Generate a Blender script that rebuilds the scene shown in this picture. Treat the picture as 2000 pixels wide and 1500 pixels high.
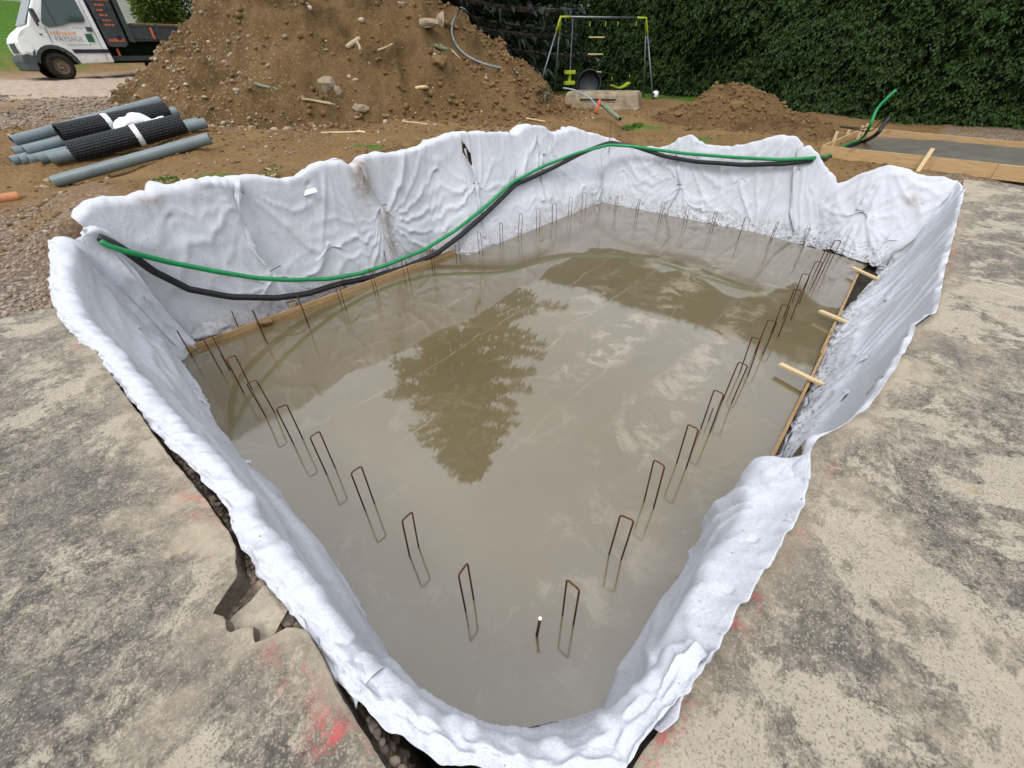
import bpy, bmesh, math, random
import numpy as np
from mathutils import Matrix, Vector
random.seed(7); rng = np.random.default_rng(7)
for o in list(bpy.data.objects): bpy.data.objects.remove(o)
SC = bpy.context.scene; COL = SC.collection

# ------------------------------------------------------------------ camera
# world: X along the right-hand edge of the pool, Y along the near edge (to the left), Z up, fresh slab at z = 0
FPX = 821.0; PITCH = math.radians(37.9); ROLL = math.radians(-1.2); CAMH = 2.45
U = np.array([.6676, .7446]); U /= np.linalg.norm(U); V = np.array([-U[1], U[0]])
N0 = np.array([.0404, .3169]) * CAMH
CAM = np.array([-N0 @ U, -N0 @ V, CAMH])
_c, _s, _cp, _sp = math.cos(ROLL), math.sin(ROLL), math.cos(PITCH), math.sin(PITCH)
_Rt = np.array([U[0], V[0], 0]); _Up = np.array([_sp*U[1], _sp*V[1], _cp]); _Fw = np.array([_cp*U[1], _cp*V[1], -_sp])
_right = _c*_Rt + _s*_Up; _up = -_s*_Rt + _c*_Up
cd = bpy.data.cameras.new('camera'); cam = bpy.data.objects.new('camera', cd); COL.objects.link(cam)
cd.sensor_width = 36; cd.lens = FPX/2000*36; cd.clip_start = .05; cd.clip_end = 2000
cam.matrix_world = Matrix(((_right[0], _up[0], -_Fw[0], CAM[0]), (_right[1], _up[1], -_Fw[1], CAM[1]),
                           (_right[2], _up[2], -_Fw[2], CAM[2]), (0, 0, 0, 1)))
SC.camera = cam
SC.render.resolution_x, SC.render.resolution_y = 1024, 768

def ray(px, py):
    return _Fw + _right*((px-1000)/FPX) - _up*((py-750)/FPX)
def pz(px, py, z=0.): d = ray(px, py); return CAM + d*((z-CAMH)/d[2])       # on a level plane
def pX(px, py, x): d = ray(px, py); return CAM + d*((x-CAM[0])/d[0])        # on a wall x = const
def pY(px, py, y): d = ray(px, py); return CAM + d*((y-CAM[1])/d[1])        # on a wall y = const
def pD(px, py, D): d = ray(px, py); return CAM + d*(D/math.hypot(d[0], d[1]))  # at a ground distance

# ------------------------------------------------------------------ light: bright overcast
SUN_EL, SUN_AZ = math.radians(52), math.radians(200)     # azimuth measured from +X towards +Y
w = bpy.data.worlds.new('World'); SC.world = w; w.use_nodes = True
nt = w.node_tree; nt.nodes.clear()
wo = nt.nodes.new('ShaderNodeOutputWorld'); bg = nt.nodes.new('ShaderNodeBackground')
sky = nt.nodes.new('ShaderNodeTexSky'); sky.sky_type = 'NISHITA'; sky.sun_disc = False
sky.sun_elevation = SUN_EL; sky.sun_rotation = math.pi/2 - SUN_AZ
mixw = nt.nodes.new('ShaderNodeMix'); mixw.data_type = 'RGBA'; mixw.inputs[0].default_value = .9
mixw.inputs[7].default_value = (8.5, 8.8, 9.3, 1)
nz = nt.nodes.new('ShaderNodeTexNoise'); nz.inputs['Scale'].default_value = 2.2; nz.inputs['Detail'].default_value = 5
mr = nt.nodes.new('ShaderNodeMapRange'); mr.inputs[1].default_value = .3; mr.inputs[2].default_value = .7; mr.inputs[3].default_value = .8; mr.inputs[4].default_value = 1.15
vm = nt.nodes.new('ShaderNodeVectorMath'); vm.operation = 'SCALE'
nt.links.new(sky.outputs[0], mixw.inputs[6]); nt.links.new(nz.outputs[0], mr.inputs[0])
tcw = nt.nodes.new('ShaderNodeTexCoord'); sxw = nt.nodes.new('ShaderNodeSeparateXYZ'); nt.links.new(tcw.outputs['Generated'], sxw.inputs[0])
cie = nt.nodes.new('ShaderNodeMapRange'); cie.inputs[1].default_value = 0; cie.inputs[2].default_value = 1; cie.inputs[3].default_value = .62; cie.inputs[4].default_value = 1.5      # overcast: zenith brighter than the horizon
nt.links.new(sxw.outputs[2], cie.inputs[0]); mw = nt.nodes.new('ShaderNodeMath'); mw.operation = 'MULTIPLY'; nt.links.new(cie.outputs[0], mw.inputs[0]); nt.links.new(mr.outputs[0], mw.inputs[1])
nt.links.new(mixw.outputs[2], vm.inputs[0]); nt.links.new(mw.outputs[0], vm.inputs['Scale'])
nt.links.new(vm.outputs[0], bg.inputs[0]); bg.inputs[1].default_value = .11
nt.links.new(bg.outputs[0], wo.inputs[0])
sd = bpy.data.lights.new('sun', 'SUN'); sd.energy = 1.2; sd.angle = math.radians(20); sd.color = (1, .96, .9)
sun = bpy.data.objects.new('sun', sd); COL.objects.link(sun)
sv = Vector((math.cos(SUN_EL)*math.cos(SUN_AZ), math.cos(SUN_EL)*math.sin(SUN_AZ), math.sin(SUN_EL)))
sun.rotation_euler = sv.to_track_quat('Z', 'Y').to_euler()
SC.view_settings.view_transform = 'Standard'; SC.view_settings.look = 'None'
SC.view_settings.exposure = .45; SC.view_settings.gamma = 1

# ------------------------------------------------------------------ numpy noise
_perm = np.random.default_rng(3).permutation(512)
def _h(ix, iy, iz):
    return _perm[(_perm[(_perm[ix & 511] + iy) & 511] + iz) & 511]/511.0
def vnoise(x, y, z=0.):
    x = np.asarray(x, float); y = np.asarray(y, float); z = np.asarray(z, float)+np.zeros_like(x)
    xi = np.floor(x).astype(int); yi = np.floor(y).astype(int); zi = np.floor(z).astype(int)
    fx, fy, fz = x-xi, y-yi, z-zi
    fx, fy, fz = [f*f*f*(f*(f*6-15)+10) for f in (fx, fy, fz)]
    r = 0
    for a in (0, 1):
        for b in (0, 1):
            for c in (0, 1):
                r = r + _h(xi+a, yi+b, zi+c)*(fx if a else 1-fx)*(fy if b else 1-fy)*(fz if c else 1-fz)
    return r*2-1
def fbm(x, y, z=0., oct=4, gain=.5):
    r = 0; a = 1.; s = 1.
    for i in range(oct):
        r = r + a*vnoise(np.asarray(x)*s+17*i, np.asarray(y)*s-9*i, np.asarray(z)*s+5*i); a *= gain; s *= 2.03
    return r
def sstep(a, b, x): t = np.clip((x-a)/(b-a), 0, 1); return t*t*(3-2*t)

# ------------------------------------------------------------------ materials
MATS = {}
def newmat(name, rough=.8, spec=.3, metal=0.):
    m = bpy.data.materials.new(name); m.use_nodes = True
    b = m.node_tree.nodes['Principled BSDF']; b.inputs['Roughness'].default_value = rough
    b.inputs['Specular IOR Level'].default_value = spec; b.inputs['Metallic'].default_value = metal
    MATS[name] = m; return m, m.node_tree, b
def N(t, k, **kw):
    n = t.nodes.new(k)
    for a, v in kw.items():
        if hasattr(n, a): setattr(n, a, v)
        else: n.inputs[a].default_value = v
    return n
def L(t, a, b): t.links.new(a, b)
def noise(t, scale, detail=4, rough=.55, vec=None, dist=0.):
    n = N(t, 'ShaderNodeTexNoise'); n.inputs['Scale'].default_value = scale; n.inputs['Detail'].default_value = detail
    n.inputs['Roughness'].default_value = rough; n.inputs['Distortion'].default_value = dist
    if vec is not None: L(t, vec, n.inputs['Vector'])
    return n.outputs['Fac']
def ramp(t, fac, stops):
    r = N(t, 'ShaderNodeValToRGB'); e = r.color_ramp.elements
    while len(e) < len(stops): e.new(.5)
    for i, (p, c) in enumerate(stops):
        e[i].position = p; e[i].color = (*c, 1) if len(c) == 3 else c
    L(t, fac, r.inputs[0]); return r.outputs[0]
def mixc(t, fac, a, b, mode='MIX'):
    m = N(t, 'ShaderNodeMix', data_type='RGBA', blend_type=mode)
    for i, v in ((0, fac), (6, a), (7, b)):
        if hasattr(v, 'links'): L(t, v, m.inputs[i])
        else: m.inputs[i].default_value = v if not isinstance(v, tuple) or len(v) == 4 else (*v, 1)
    return m.outputs[2]
def math_(t, op, a, b=0., clamp=False):
    m = N(t, 'ShaderNodeMath', operation=op, use_clamp=clamp)
    for i, v in enumerate((a, b)):
        if hasattr(v, 'links'): L(t, v, m.inputs[i])
        else: m.inputs[i].default_value = v
    return m.outputs[0]
def mrange(t, v, a, b, c=0., d=1.):
    m = N(t, 'ShaderNodeMapRange'); L(t, v, m.inputs[0])
    for i, q in enumerate((a, b, c, d)): m.inputs[i+1].default_value = q
    return m.outputs[0]
def objco(t, scale=None, rot=None):
    c = N(t, 'ShaderNodeTexCoord').outputs['Object']
    if scale is None and rot is None: return c
    mp = N(t, 'ShaderNodeMapping'); L(t, c, mp.inputs[0])
    if scale: mp.inputs['Scale'].default_value = scale
    if rot: mp.inputs['Rotation'].default_value = rot
    return mp.outputs[0]
def bump(t, b, h, strength=.5, dist=.02, prev=None):
    n = N(t, 'ShaderNodeBump'); n.inputs['Strength'].default_value = strength; n.inputs['Distance'].default_value = dist
    L(t, h, n.inputs['Height'])
    if prev is not None: L(t, prev, n.inputs['Normal'])
    if b is not None: L(t, n.outputs[0], b.inputs['Normal'])
    return n.outputs[0]
def attr(t, name): return N(t, 'ShaderNodeAttribute', attribute_name=name).outputs['Fac']
def simple(name, col, rough=.6, spec=.3, metal=0., var=.12, scale=8., bmp=0., bs=60.):
    m, t, b = newmat(name, rough, spec, metal); co = objco(t)
    n = noise(t, scale, 5, .6, co)
    dk = tuple(c*(1-var*2) for c in col); lt = tuple(min(1, c*(1+var)) for c in col)
    L(t, ramp(t, n, [(.3, dk), (.7, lt)]), b.inputs['Base Color'])
    if bmp: bump(t, b, noise(t, bs, 4, .6, co), bmp, .01)
    return m

# dirt -----------------------------------------------------------
def dirt_nodes(t, co):
    a = noise(t, 1.3, 6, .6, co); f = noise(t, 26, 6, .7, co); g = noise(t, 110, 3, .6, co)
    c = ramp(t, a, [(.3, (.105, .058, .021)), (.5, (.172, .099, .037)), (.68, (.255, .156, .064))])
    c = mixc(t, mrange(t, f, .35, .68), c, (.245, .155, .070), 'MIX')
    c2 = mixc(t, mrange(t, f, .5, .28, 0, .7), c, (.065, .038, .019))
    c2 = mixc(t, mrange(t, g, .62, .7, 0, .5), c2, (.34, .26, .17))
    return c2, f, g
m, t, b = newmat('ground', .93, .15); co = objco(t)
dc, f, g = dirt_nodes(t, co)
gn = N(t, 'ShaderNodeTexVoronoi', feature='F1'); gn.inputs['Scale'].default_value = 24; L(t, co, gn.inputs['Vector'])
gcol = ramp(t, gn.outputs['Color'], [(0, (.20, .155, .12)), (.5, (.36, .285, .23)), (1, (.50, .41, .34))])
gcol = mixc(t, mrange(t, gn.outputs['Distance'], .25, .6, 0, .75), gcol, (.12, .085, .06))
road = mixc(t, mrange(t, noise(t, 6, 6, .6, co), .35, .65), (.35, .262, .19), (.46, .37, .29))
grass = ramp(t, noise(t, 14, 5, .7, co), [(.3, (.035, .085, .012)), (.6, (.075, .17, .02)), (.8, (.13, .22, .04))])
c = mixc(t, attr(t, 'gravel'), dc, gcol); c = mixc(t, attr(t, 'road'), c, road)
c = mixc(t, attr(t, 'grass'), c, grass)
c = mixc(t, attr(t, 'wet'), c, (.050, .044, .034))
L(t, c, b.inputs['Base Color'])
hb = math_(t, 'ADD', f, math_(t, 'MULTIPLY', math_(t, 'SUBTRACT', .5, gn.outputs['Distance']), attr(t, 'gravel')))
bump(t, b, g, .5, .008, bump(t, None, hb, .8, .04))

m, t, b = newmat('heap', .95, .12); co = objco(t); dc, f, g = dirt_nodes(t, co)
st = N(t, 'ShaderNodeTexVoronoi', feature='F1'); st.inputs['Scale'].default_value = 13; L(t, co, st.inputs['Vector'])
pale = mrange(t, noise(t, .55, 3, .5, co), .42, .62)
dc = mixc(t, math_(t, 'MULTIPLY', mrange(t, st.outputs['Distance'], .3, .2), math_(t, 'MULTIPLY', attr(t, 'stony'), .8)), dc, (.42, .34, .25))
dc = mixc(t, math_(t, 'MULTIPLY', pale, .3), dc, (.26, .17, .085))
dc = mixc(t, mrange(t, noise(t, .75, 6, .65, co, .5), .50, .64, 0, .62), dc, (.062, .036, .016)); dc = mixc(t, mrange(t, noise(t, .5, 4, .6, objco(t, (1, 1, 2.2))), .55, .68, 0, .45), dc, (.30, .195, .095))
L(t, dc, b.inputs['Base Color'])
bump(t, b, g, .5, .01, bump(t, None, f, 1., .09))

def stone_mat(name, cols, sc=30):
    m, t, b = newmat(name, .9, .2); co = objco(t)
    ge = N(t, 'ShaderNodeNewGeometry'); r = ge.outputs['Random Per Island']
    c = ramp(t, r, [(i/(len(cols)-1), cc) for i, cc in enumerate(cols)])
    n = noise(t, sc, 5, .65, co); c = mixc(t, mrange(t, n, .3, .7, 0, .45), c, (.16, .11, .07))
    L(t, c, b.inputs['Base Color']); bump(t, b, n, .6, .01); return m
stone_mat('pebbles', [(.20, .135, .08), (.36, .28, .19), (.25, .175, .105), (.50, .42, .31), (.30, .21, .13), (.58, .51, .40)])
stone_mat('clods', [(.135, .074, .028), (.195, .115, .046), (.16, .092, .036), (.235, .146, .062)])
stone_mat('gravel', [(.20, .15, .11), (.34, .265, .20), (.26, .20, .15), (.42, .34, .27), (.16, .12, .09)], 60)
stone_mat('rock', [(.30, .24, .165), (.37, .305, .22)], 9)
stone_mat('grey_rock', [(.24, .225, .19), (.27, .25, .21)], 14)

# fresh wet concrete ------------------------------------------------
m, t, b = newmat('wet_slab', .3, .3); co = objco(t)
sep = N(t, 'ShaderNodeSeparateXYZ'); L(t, co, sep.inputs[0]); X, Y = sep.outputs[0], sep.outputs[1]
base = ramp(t, noise(t, .7, 4, .5, co), [(.3, (.116, .086, .036)), (.7, (.150, .114, .052))])
wob = noise(t, .9, 3, .5, co); wob2 = noise(t, 9, 5, .65, co)
yy = math_(t, 'ADD', Y, math_(t, 'ADD', math_(t, 'MULTIPLY', math_(t, 'SUBTRACT', wob, .5), .34), math_(t, 'MULTIPLY', math_(t, 'SUBTRACT', wob2, .5), .07)))
def band(y0, wd, x0, x1, soft=.3):
    d = math_(t, 'ABSOLUTE', math_(t, 'SUBTRACT', yy, y0))
    a = mrange(t, d, wd, wd*.4); e = math_(t, 'MULTIPLY', mrange(t, X, x0, x0+soft), mrange(t, X, x1, x1-soft))
    return math_(t, 'MULTIPLY', a, e)
lines = None; wob3 = noise(t, 1.3, 4, .6, objco(t, (1, .3, 1)))
for y0, wd, x0, x1, k in [(3.30, .013, .9, 6.9, .75), (2.50, .013, .45, 7.0, .75), (1.83, .014, .4, 6.8, .6), (1.1, .014, .9, 6.5, .4), (.62, .016, 2.2, 6.9, .3)]:
    q = math_(t, 'MULTIPLY', math_(t, 'MULTIPLY', band(y0, wd, x0, x1), k*.8), mrange(t, wob3, .42, .62, .12, 1))
    lines = q if lines is None else math_(t, 'MAXIMUM', lines, q)
splat = noise(t, 3.2, 7, .7, co, .6); thr = mrange(t, splat, .50, .60)
for y0, wd, x0, x1, k in [(1.28, .30, 1.7, 6.4, .78), (2.05, .30, 2.6, 6.2, .5), (.42, .28, 1.2, 6.6, .6), (.1, .4, -.3, 1.6, .35)]:
    q = math_(t, 'MULTIPLY', math_(t, 'MULTIPLY', band(y0, wd, x0, x1, .7), thr), k)
    lines = math_(t, 'MAXIMUM', lines, q)
film = math_(t, 'MULTIPLY', mrange(t, noise(t, 1.6, 7, .75, co, 1.2), .54, .62), .17)
lines = math_(t, 'MAXIMUM', lines, film)
c = mixc(t, lines, base, (.34, .285, .195))
br = noise(t, 5, 6, .6, objco(t, (9, .8, 1)))
c = mixc(t, mrange(t, br, .35, .65, 0, .22), c, (.09, .075, .05))
dk = math_(t, 'MULTIPLY', mrange(t, noise(t, 2.2, 6, .65, co, .8), .58, .66), .28)
c = mixc(t, dk, c, (.11, .095, .068))
L(t, c, b.inputs['Base Color'])
b.inputs['Coat Weight'].default_value = 1; b.inputs['Coat IOR'].default_value = 1.85
rgh_base = N(t, 'ShaderNodeMath', operation='ADD').inputs[0]; rgh_base.node.inputs[1].default_value = 0
L(t, math_(t, 'ADD', math_(t, 'MULTIPLY', lines, .10), mrange(t, noise(t, 1.1, 4, .6, co), .5, .72, .0, .03)), rgh_base)
hoopz = math_(t, 'MAXIMUM', mrange(t, math_(t, 'ABSOLUTE', X), .45, .12), math_(t, 'MAXIMUM', mrange(t, math_(t, 'ABSOLUTE', Y), .38, .10), mrange(t, X, .9, -.2)))      # hand-floated, rougher finish round the bars
L(t, math_(t, 'ADD', rgh_base.node.outputs[0], math_(t, 'MULTIPLY', math_(t, 'MULTIPLY', hoopz, mrange(t, noise(t, 7, 6, .7, co), .3, .65)), .11)), b.inputs['Coat Roughness'])
h1 = noise(t, 3.5, 5, .6, objco(t, (7, .9, 1))); h2 = noise(t, 1.6, 4, .6, co)
nb = bump(t, b, h2, .012, .02, bump(t, None, math_(t, 'ADD', h1, lines), .022, .005)); L(t, nb, b.inputs['Coat Normal'])

# old terrace concrete ------------------------------------------------
m, t, b = newmat('old_concrete', .88, .3); co = objco(t)
big = noise(t, .8, 5, .6, co); mid = noise(t, 3.2, 7, .68, co, .4); fine = noise(t, 34, 6, .75, co); spk = noise(t, 120, 3, .6, co)
c = ramp(t, mid, [(.28, (.130, .113, .090)), (.44, (.195, .170, .135)), (.58, (.25, .218, .170)), (.74, (.31, .27, .208))])
c = mixc(t, mrange(t, big, .45, .65, 0, .35), c, (.26, .225, .172)); vf = noise(t, 15, 7, .8, co, .3)
c = mixc(t, mrange(t, vf, .48, .42, 0, .8), c, (.070, .062, .054)); c = mixc(t, mrange(t, vf, .55, .60, 0, .75), c, (.43, .375, .29))
c = mixc(t, mrange(t, fine, .47, .36, 0, .8), c, (.075, .064, .054))
c = mixc(t, mrange(t, fine, .56, .64, 0, .75), c, (.42, .365, .28))
fl = noise(t, 1.9, 10, .74, co, .3); c = mixc(t, mrange(t, fl, .515, .54, 0, .85), c, (.42, .368, .285)); c = mixc(t, mrange(t, fl, .46, .43, 0, .45), c, (.080, .073, .066))
vc = N(t, 'ShaderNodeTexVoronoi', feature='F1'); vc.inputs['Scale'].default_value = 190; L(t, co, vc.inputs['Vector']); sc_ = N(t, 'ShaderNodeSeparateColor'); L(t, vc.outputs['Color'], sc_.inputs[0])
c = mixc(t, mrange(t, sc_.outputs[0], .84, .90, 0, .45), c, (.47, .415, .325)); c = mixc(t, mrange(t, sc_.outputs[1], .84, .90, 0, .5), c, (.055, .048, .042))
c = mixc(t, mrange(t, spk, .60, .66, 0, .6), c, (.06, .05, .042))
c = mixc(t, mrange(t, noise(t, 5, 4, .5, co), .68, .74, 0, .45), c, (.34, .205, .105))
edge = attr(t, 'edge'); c = mixc(t, math_(t, 'MULTIPLY', edge, mrange(t, mid, .38, .56, .35, .95)), c, (.42, .355, .26))
redn = mrange(t, noise(t, 11, 6, .75, co), .50, .60)
c = mixc(t, math_(t, 'MULTIPLY', math_(t, 'MULTIPLY', attr(t, 'paint'), redn), .85), c, (.55, .085, .09))
cv = N(t, 'ShaderNodeTexVoronoi', feature='DISTANCE_TO_EDGE'); cv.inputs['Scale'].default_value = 1.15; cw = N(t, 'ShaderNodeVectorMath', operation='ADD'); L(t, co, cw.inputs[0]); nn_ = N(t, 'ShaderNodeTexNoise'); nn_.inputs['Scale'].default_value = 4; nn_.inputs['Detail'].default_value = 8; L(t, co, nn_.inputs['Vector'])
cs_ = N(t, 'ShaderNodeVectorMath', operation='SCALE'); L(t, nn_.outputs['Color'], cs_.inputs[0]); cs_.inputs['Scale'].default_value = .45; L(t, cs_.outputs[0], cw.inputs[1]); L(t, cw.outputs[0], cv.inputs['Vector'])
crk = math_(t, 'MULTIPLY', mrange(t, cv.outputs['Distance'], .005, .002), mrange(t, noise(t, 1.4, 2, .5, co), .56, .64)); c = mixc(t, math_(t, 'MULTIPLY', crk, .6), c, (.04, .033, .027))
scr = attr(t, 'scratch'); c = mixc(t, scr, c, (.52, .46, .36))
L(t, c, b.inputs['Base Color'])
bump(t, b, fine, .9, .010, bump(t, None, math_(t, 'ADD', math_(t, 'ADD', mid, math_(t, 'MULTIPLY', vf, .5)), math_(t, 'MULTIPLY', spk, .1)), .5, .03))
m, t, b = newmat('broken_concrete', .9, .25); co = objco(t)
n1 = noise(t, 12, 6, .7, co); n2 = noise(t, 60, 5, .7, co)
c = ramp(t, n1, [(.3, (.30, .25, .19)), (.6, (.45, .385, .295)), (.8, (.52, .45, .35))])
c = mixc(t, mrange(t, n2, .58, .68, 0, .6), c, (.15, .12, .10))
L(t, c, b.inputs['Base Color']); bump(t, b, n2, .7, .01, bump(t, None, n1, .7, .03))

# geotextile ------------------------------------------------------------
m, t, b = newmat('geotextile', .8, .25); co = objco(t)
fib = noise(t, 170, 4, .8, objco(t, (1, 1, .6)), .8); blot = noise(t, 14, 6, .7, co); spots = noise(t, 48, 2, .5, co)
c = ramp(t, fib, [(.36, (.57, .58, .63)), (.52, (.69, .70, .745)), (.66, (.77, .775, .81))])
c = mixc(t, mrange(t, blot, .5, .75, 0, .22), c, (.40, .41, .46))
dirty = attr(t, 'dirty')
c = mixc(t, math_(t, 'MULTIPLY', dirty, mrange(t, noise(t, 22, 6, .75, co), .50, .62)), c, (.20, .17, .125))
c = mixc(t, mrange(t, spots, .735, .76, 0, .8), c, (.08, .07, .06))
c = mixc(t, math_(t, 'MULTIPLY', attr(t, 'mud'), mrange(t, noise(t, 9, 6, .7, co), .35, .6)), c, (.32, .22, .13))
L(t, c, b.inputs['Base Color'])
wr = noise(t, 7, 6, .65, co, 1.5); cr = math_(t, 'ABSOLUTE', math_(t, 'SUBTRACT', noise(t, 3.2, 3, .5, objco(t, (1, 1, .45)), .6), .5)); cr2 = math_(t, 'ABSOLUTE', math_(t, 'SUBTRACT', noise(t, 8, 3, .5, objco(t, (1, 1, .6), (.3, .4, .2)), .5), .5))
crs = math_(t, 'ADD', mrange(t, cr, .0, .09, 1, 0), math_(t, 'MULTIPLY', mrange(t, cr2, .0, .07, 1, 0), .4))
bump(t, b, wr, .06, .02, bump(t, None, crs, .30, .010))
tr = N(t, 'ShaderNodeBsdfTranslucent'); L(t, c, tr.inputs[0]); ms = N(t, 'ShaderNodeMixShader'); ms.inputs[0].default_value = .22
L(t, b.outputs[0], ms.inputs[1]); L(t, tr.outputs[0], ms.inputs[2]); L(t, ms.outputs[0], t.nodes['Material Output'].inputs[0])

# wood, metal, plastics
def wood(name, a, bb, dark=(.10, .065, .03)):
    m, t, b = newmat(name, .7, .3); co = objco(t, (2.2, 26, 26)); n = noise(t, 2.2, 6, .65, co, .6)
    c = ramp(t, n, [(.3, a), (.7, bb)])
    c = mixc(t, mrange(t, noise(t, 3.5, 5, .7, objco(t)), .58, .72, 0, .65), c, dark)
    L(t, c, b.inputs['Base Color']); bump(t, b, n, .25, .005); return m
wood('form_board', (.40, .25, .115), (.58, .40, .205), (.30, .17, .07)); wood('wet_board', (.27, .165, .075), (.44, .30, .155), (.12, .085, .05)); wood('batten', (.52, .38, .19), (.70, .55, .32), (.40, .27, .12))
wood('old_wood', (.30, .22, .13), (.50, .40, .26))
simple('rust', (.115, .040, .018), .75, .35, .2, .35, 60, .4, 200)
simple('wire', (.06, .045, .04), .6, .4, .5, .3, 60)
simple('green_pvc', (.003, .23, .065), .38, .45, 0, .10, 12)
simple('black_pvc', (.012, .012, .013), .42, .4, 0, .2, 20)
simple('grey_pvc', (.155, .195, .205), .42, .45, 0, .10, 3)
simple('galv', (.20, .22, .235), .4, .5, .6, .15, 20)
simple('grey_tube', (.22, .25, .26), .45, .4, 0, .15, 15)
simple('blue_tube', (.30, .38, .42), .45, .4, 0, .12, 15)
simple('olive_tube', (.20, .24, .15), .6, .3, 0, .25, 9)
simple('red_tube', (.50, .10, .04), .6, .3, 0, .2, 12)
simple('orange_pvc', (.50, .20, .09), .55, .35, 0, .15, 8)
simple('lime', (.34, .43, .03), .4, .4, 0, .08, 9)
simple('dark_plastic', (.018, .021, .027), .5, .4, 0, .25, 6)
simple('navy_plastic', (.008, .010, .015), .45, .4, 0, .25, 4)
simple('tan_plastic', (.30, .235, .155), .7, .25, 0, .28, 5, .25, 25)
simple('white', (.78, .78, .77), .55, .35, 0, .05, 9)
simple('leafgreen', (.05, .11, .03), .6, .3, 0, .4, 14)
m, t, b = newmat('dimple', .42, .45); co = objco(t)
vo = N(t, 'ShaderNodeTexVoronoi', feature='F1'); vo.inputs['Scale'].default_value = 26; vo.inputs['Randomness'].default_value = 0; L(t, N(t, 'ShaderNodeTexCoord').outputs['UV'], vo.inputs['Vector'])
b.inputs['Base Color'].default_value = (.016, .017, .020, 1); bump(t, b, mrange(t, vo.outputs['Distance'], .45, .1), .9, .03)
m, t, b = newmat('fresh_pad', .55, .35); co = objco(t); n = noise(t, 3, 6, .65, co)
L(t, ramp(t, n, [(.3, (.085, .078, .062)), (.7, (.135, .125, .10))]), b.inputs['Base Color']); bump(t, b, noise(t, 30, 5, .7, co), .4, .01)

# foliage
def leafmat(name, cols, trans=.25, rough=.55):
    m, t, b = newmat(name, rough, .3); ge = N(t, 'ShaderNodeNewGeometry')
    c = ramp(t, ge.outputs['Random Per Island'], [(i/(len(cols)-1), cc) for i, cc in enumerate(cols)])
    c = mixc(t, mrange(t, noise(t, .8, 4, .6, objco(t)), .4, .7, 0, .5), c, tuple(q*1.5 for q in cols[-1]), 'MIX')
    L(t, c, b.inputs['Base Color']); tr = N(t, 'ShaderNodeBsdfTranslucent'); L(t, c, tr.inputs[0])
    ms = N(t, 'ShaderNodeMixShader'); ms.inputs[0].default_value = trans
    L(t, b.outputs[0], ms.inputs[1]); L(t, tr.outputs[0], ms.inputs[2]); L(t, ms.outputs[0], t.nodes['Material Output'].inputs[0]); return m
leafmat('hedge_leaf', [(.014, .034, .007), (.022, .058, .010), (.032, .072, .013), (.030, .080, .016), (.058, .080, .020), (.034, .082, .016)])
leafmat('spruce_leaf', [(.022, .034, .024), (.035, .050, .038), (.060, .082, .072)], .12)
leafmat('shrub_leaf', [(.05, .09, .015), (.085, .13, .02), (.12, .16, .03)])
leafmat('grass_leaf', [(.04, .10, .012), (.07, .16, .02), (.10, .19, .03)], .3)
simple('bark', (.075, .055, .04), .9, .2, 0, .4, 12, .6, 30)
simple('near_black', (.010, .014, .007), .95, .1, 0, .3, 9)  # near-black, for the light-blocking hedge backing, swing ropes and truck underside

# truck and house
m, t, b = newmat('truck_white', .3, .5); co = objco(t); sp2 = N(t, 'ShaderNodeSeparateXYZ'); L(t, co, sp2.inputs[0])
dirtm = math_(t, 'MULTIPLY', mrange(t, sp2.outputs[2], .75, .4), mrange(t, noise(t, 6, 5, .65, co), .35, .7, .3, .9))
L(t, mixc(t, dirtm, (.74, .755, .745), (.40, .33, .23)), b.inputs['Base Color'])
simple('bumper_grey', (.055, .068, .070), .6, .35, 0, .2, 6)
simple('truck_dark', (.050, .055, .058), .55, .35, 0, .15, 5)
simple('tyre', (.030, .024, .019), .85, .2, 0, .3, 14)
simple('rim', (.19, .145, .095), .6, .35, .3, .25, 12)
simple('stripe', (.03, .022, .045), .5, .3)
simple('orange_print', (.62, .16, .055), .6, .3); simple('pale_orange', (.75, .42, .22), .6, .3); simple('grey_print', (.26, .26, .25), .6, .3)
simple('green_print', (.04, .14, .07), .6, .3, 0, .6, 40)
m, t, b = newmat('glass', .05, .5); b.inputs['Base Color'].default_value = (.035, .065, .055, 1)
m, t, b = newmat('lamp_glass', .12, .5); b.inputs['Base Color'].default_value = (.72, .74, .74, 1)
simple('render_wall', (.60, .545, .42), .9, .2, 0, .06, 2); simple('plinth', (.40, .385, .34), .9, .2, 0, .1, 3); simple('rooftile', (.20, .09, .06), .85, .2, 0, .25, 9)
m, t, b = newmat('football', .4, .4); vo = N(t, 'ShaderNodeTexVoronoi', feature='F1'); vo.inputs['Scale'].default_value = 9; vo.inputs['Randomness'].default_value = .25; L(t, objco(t), vo.inputs['Vector'])
L(t, ramp(t, mrange(t, vo.outputs['Distance'], .36, .38), [(0, (.02, .02, .02)), (1, (.8, .8, .8))]), b.inputs['Base Color'])

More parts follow.
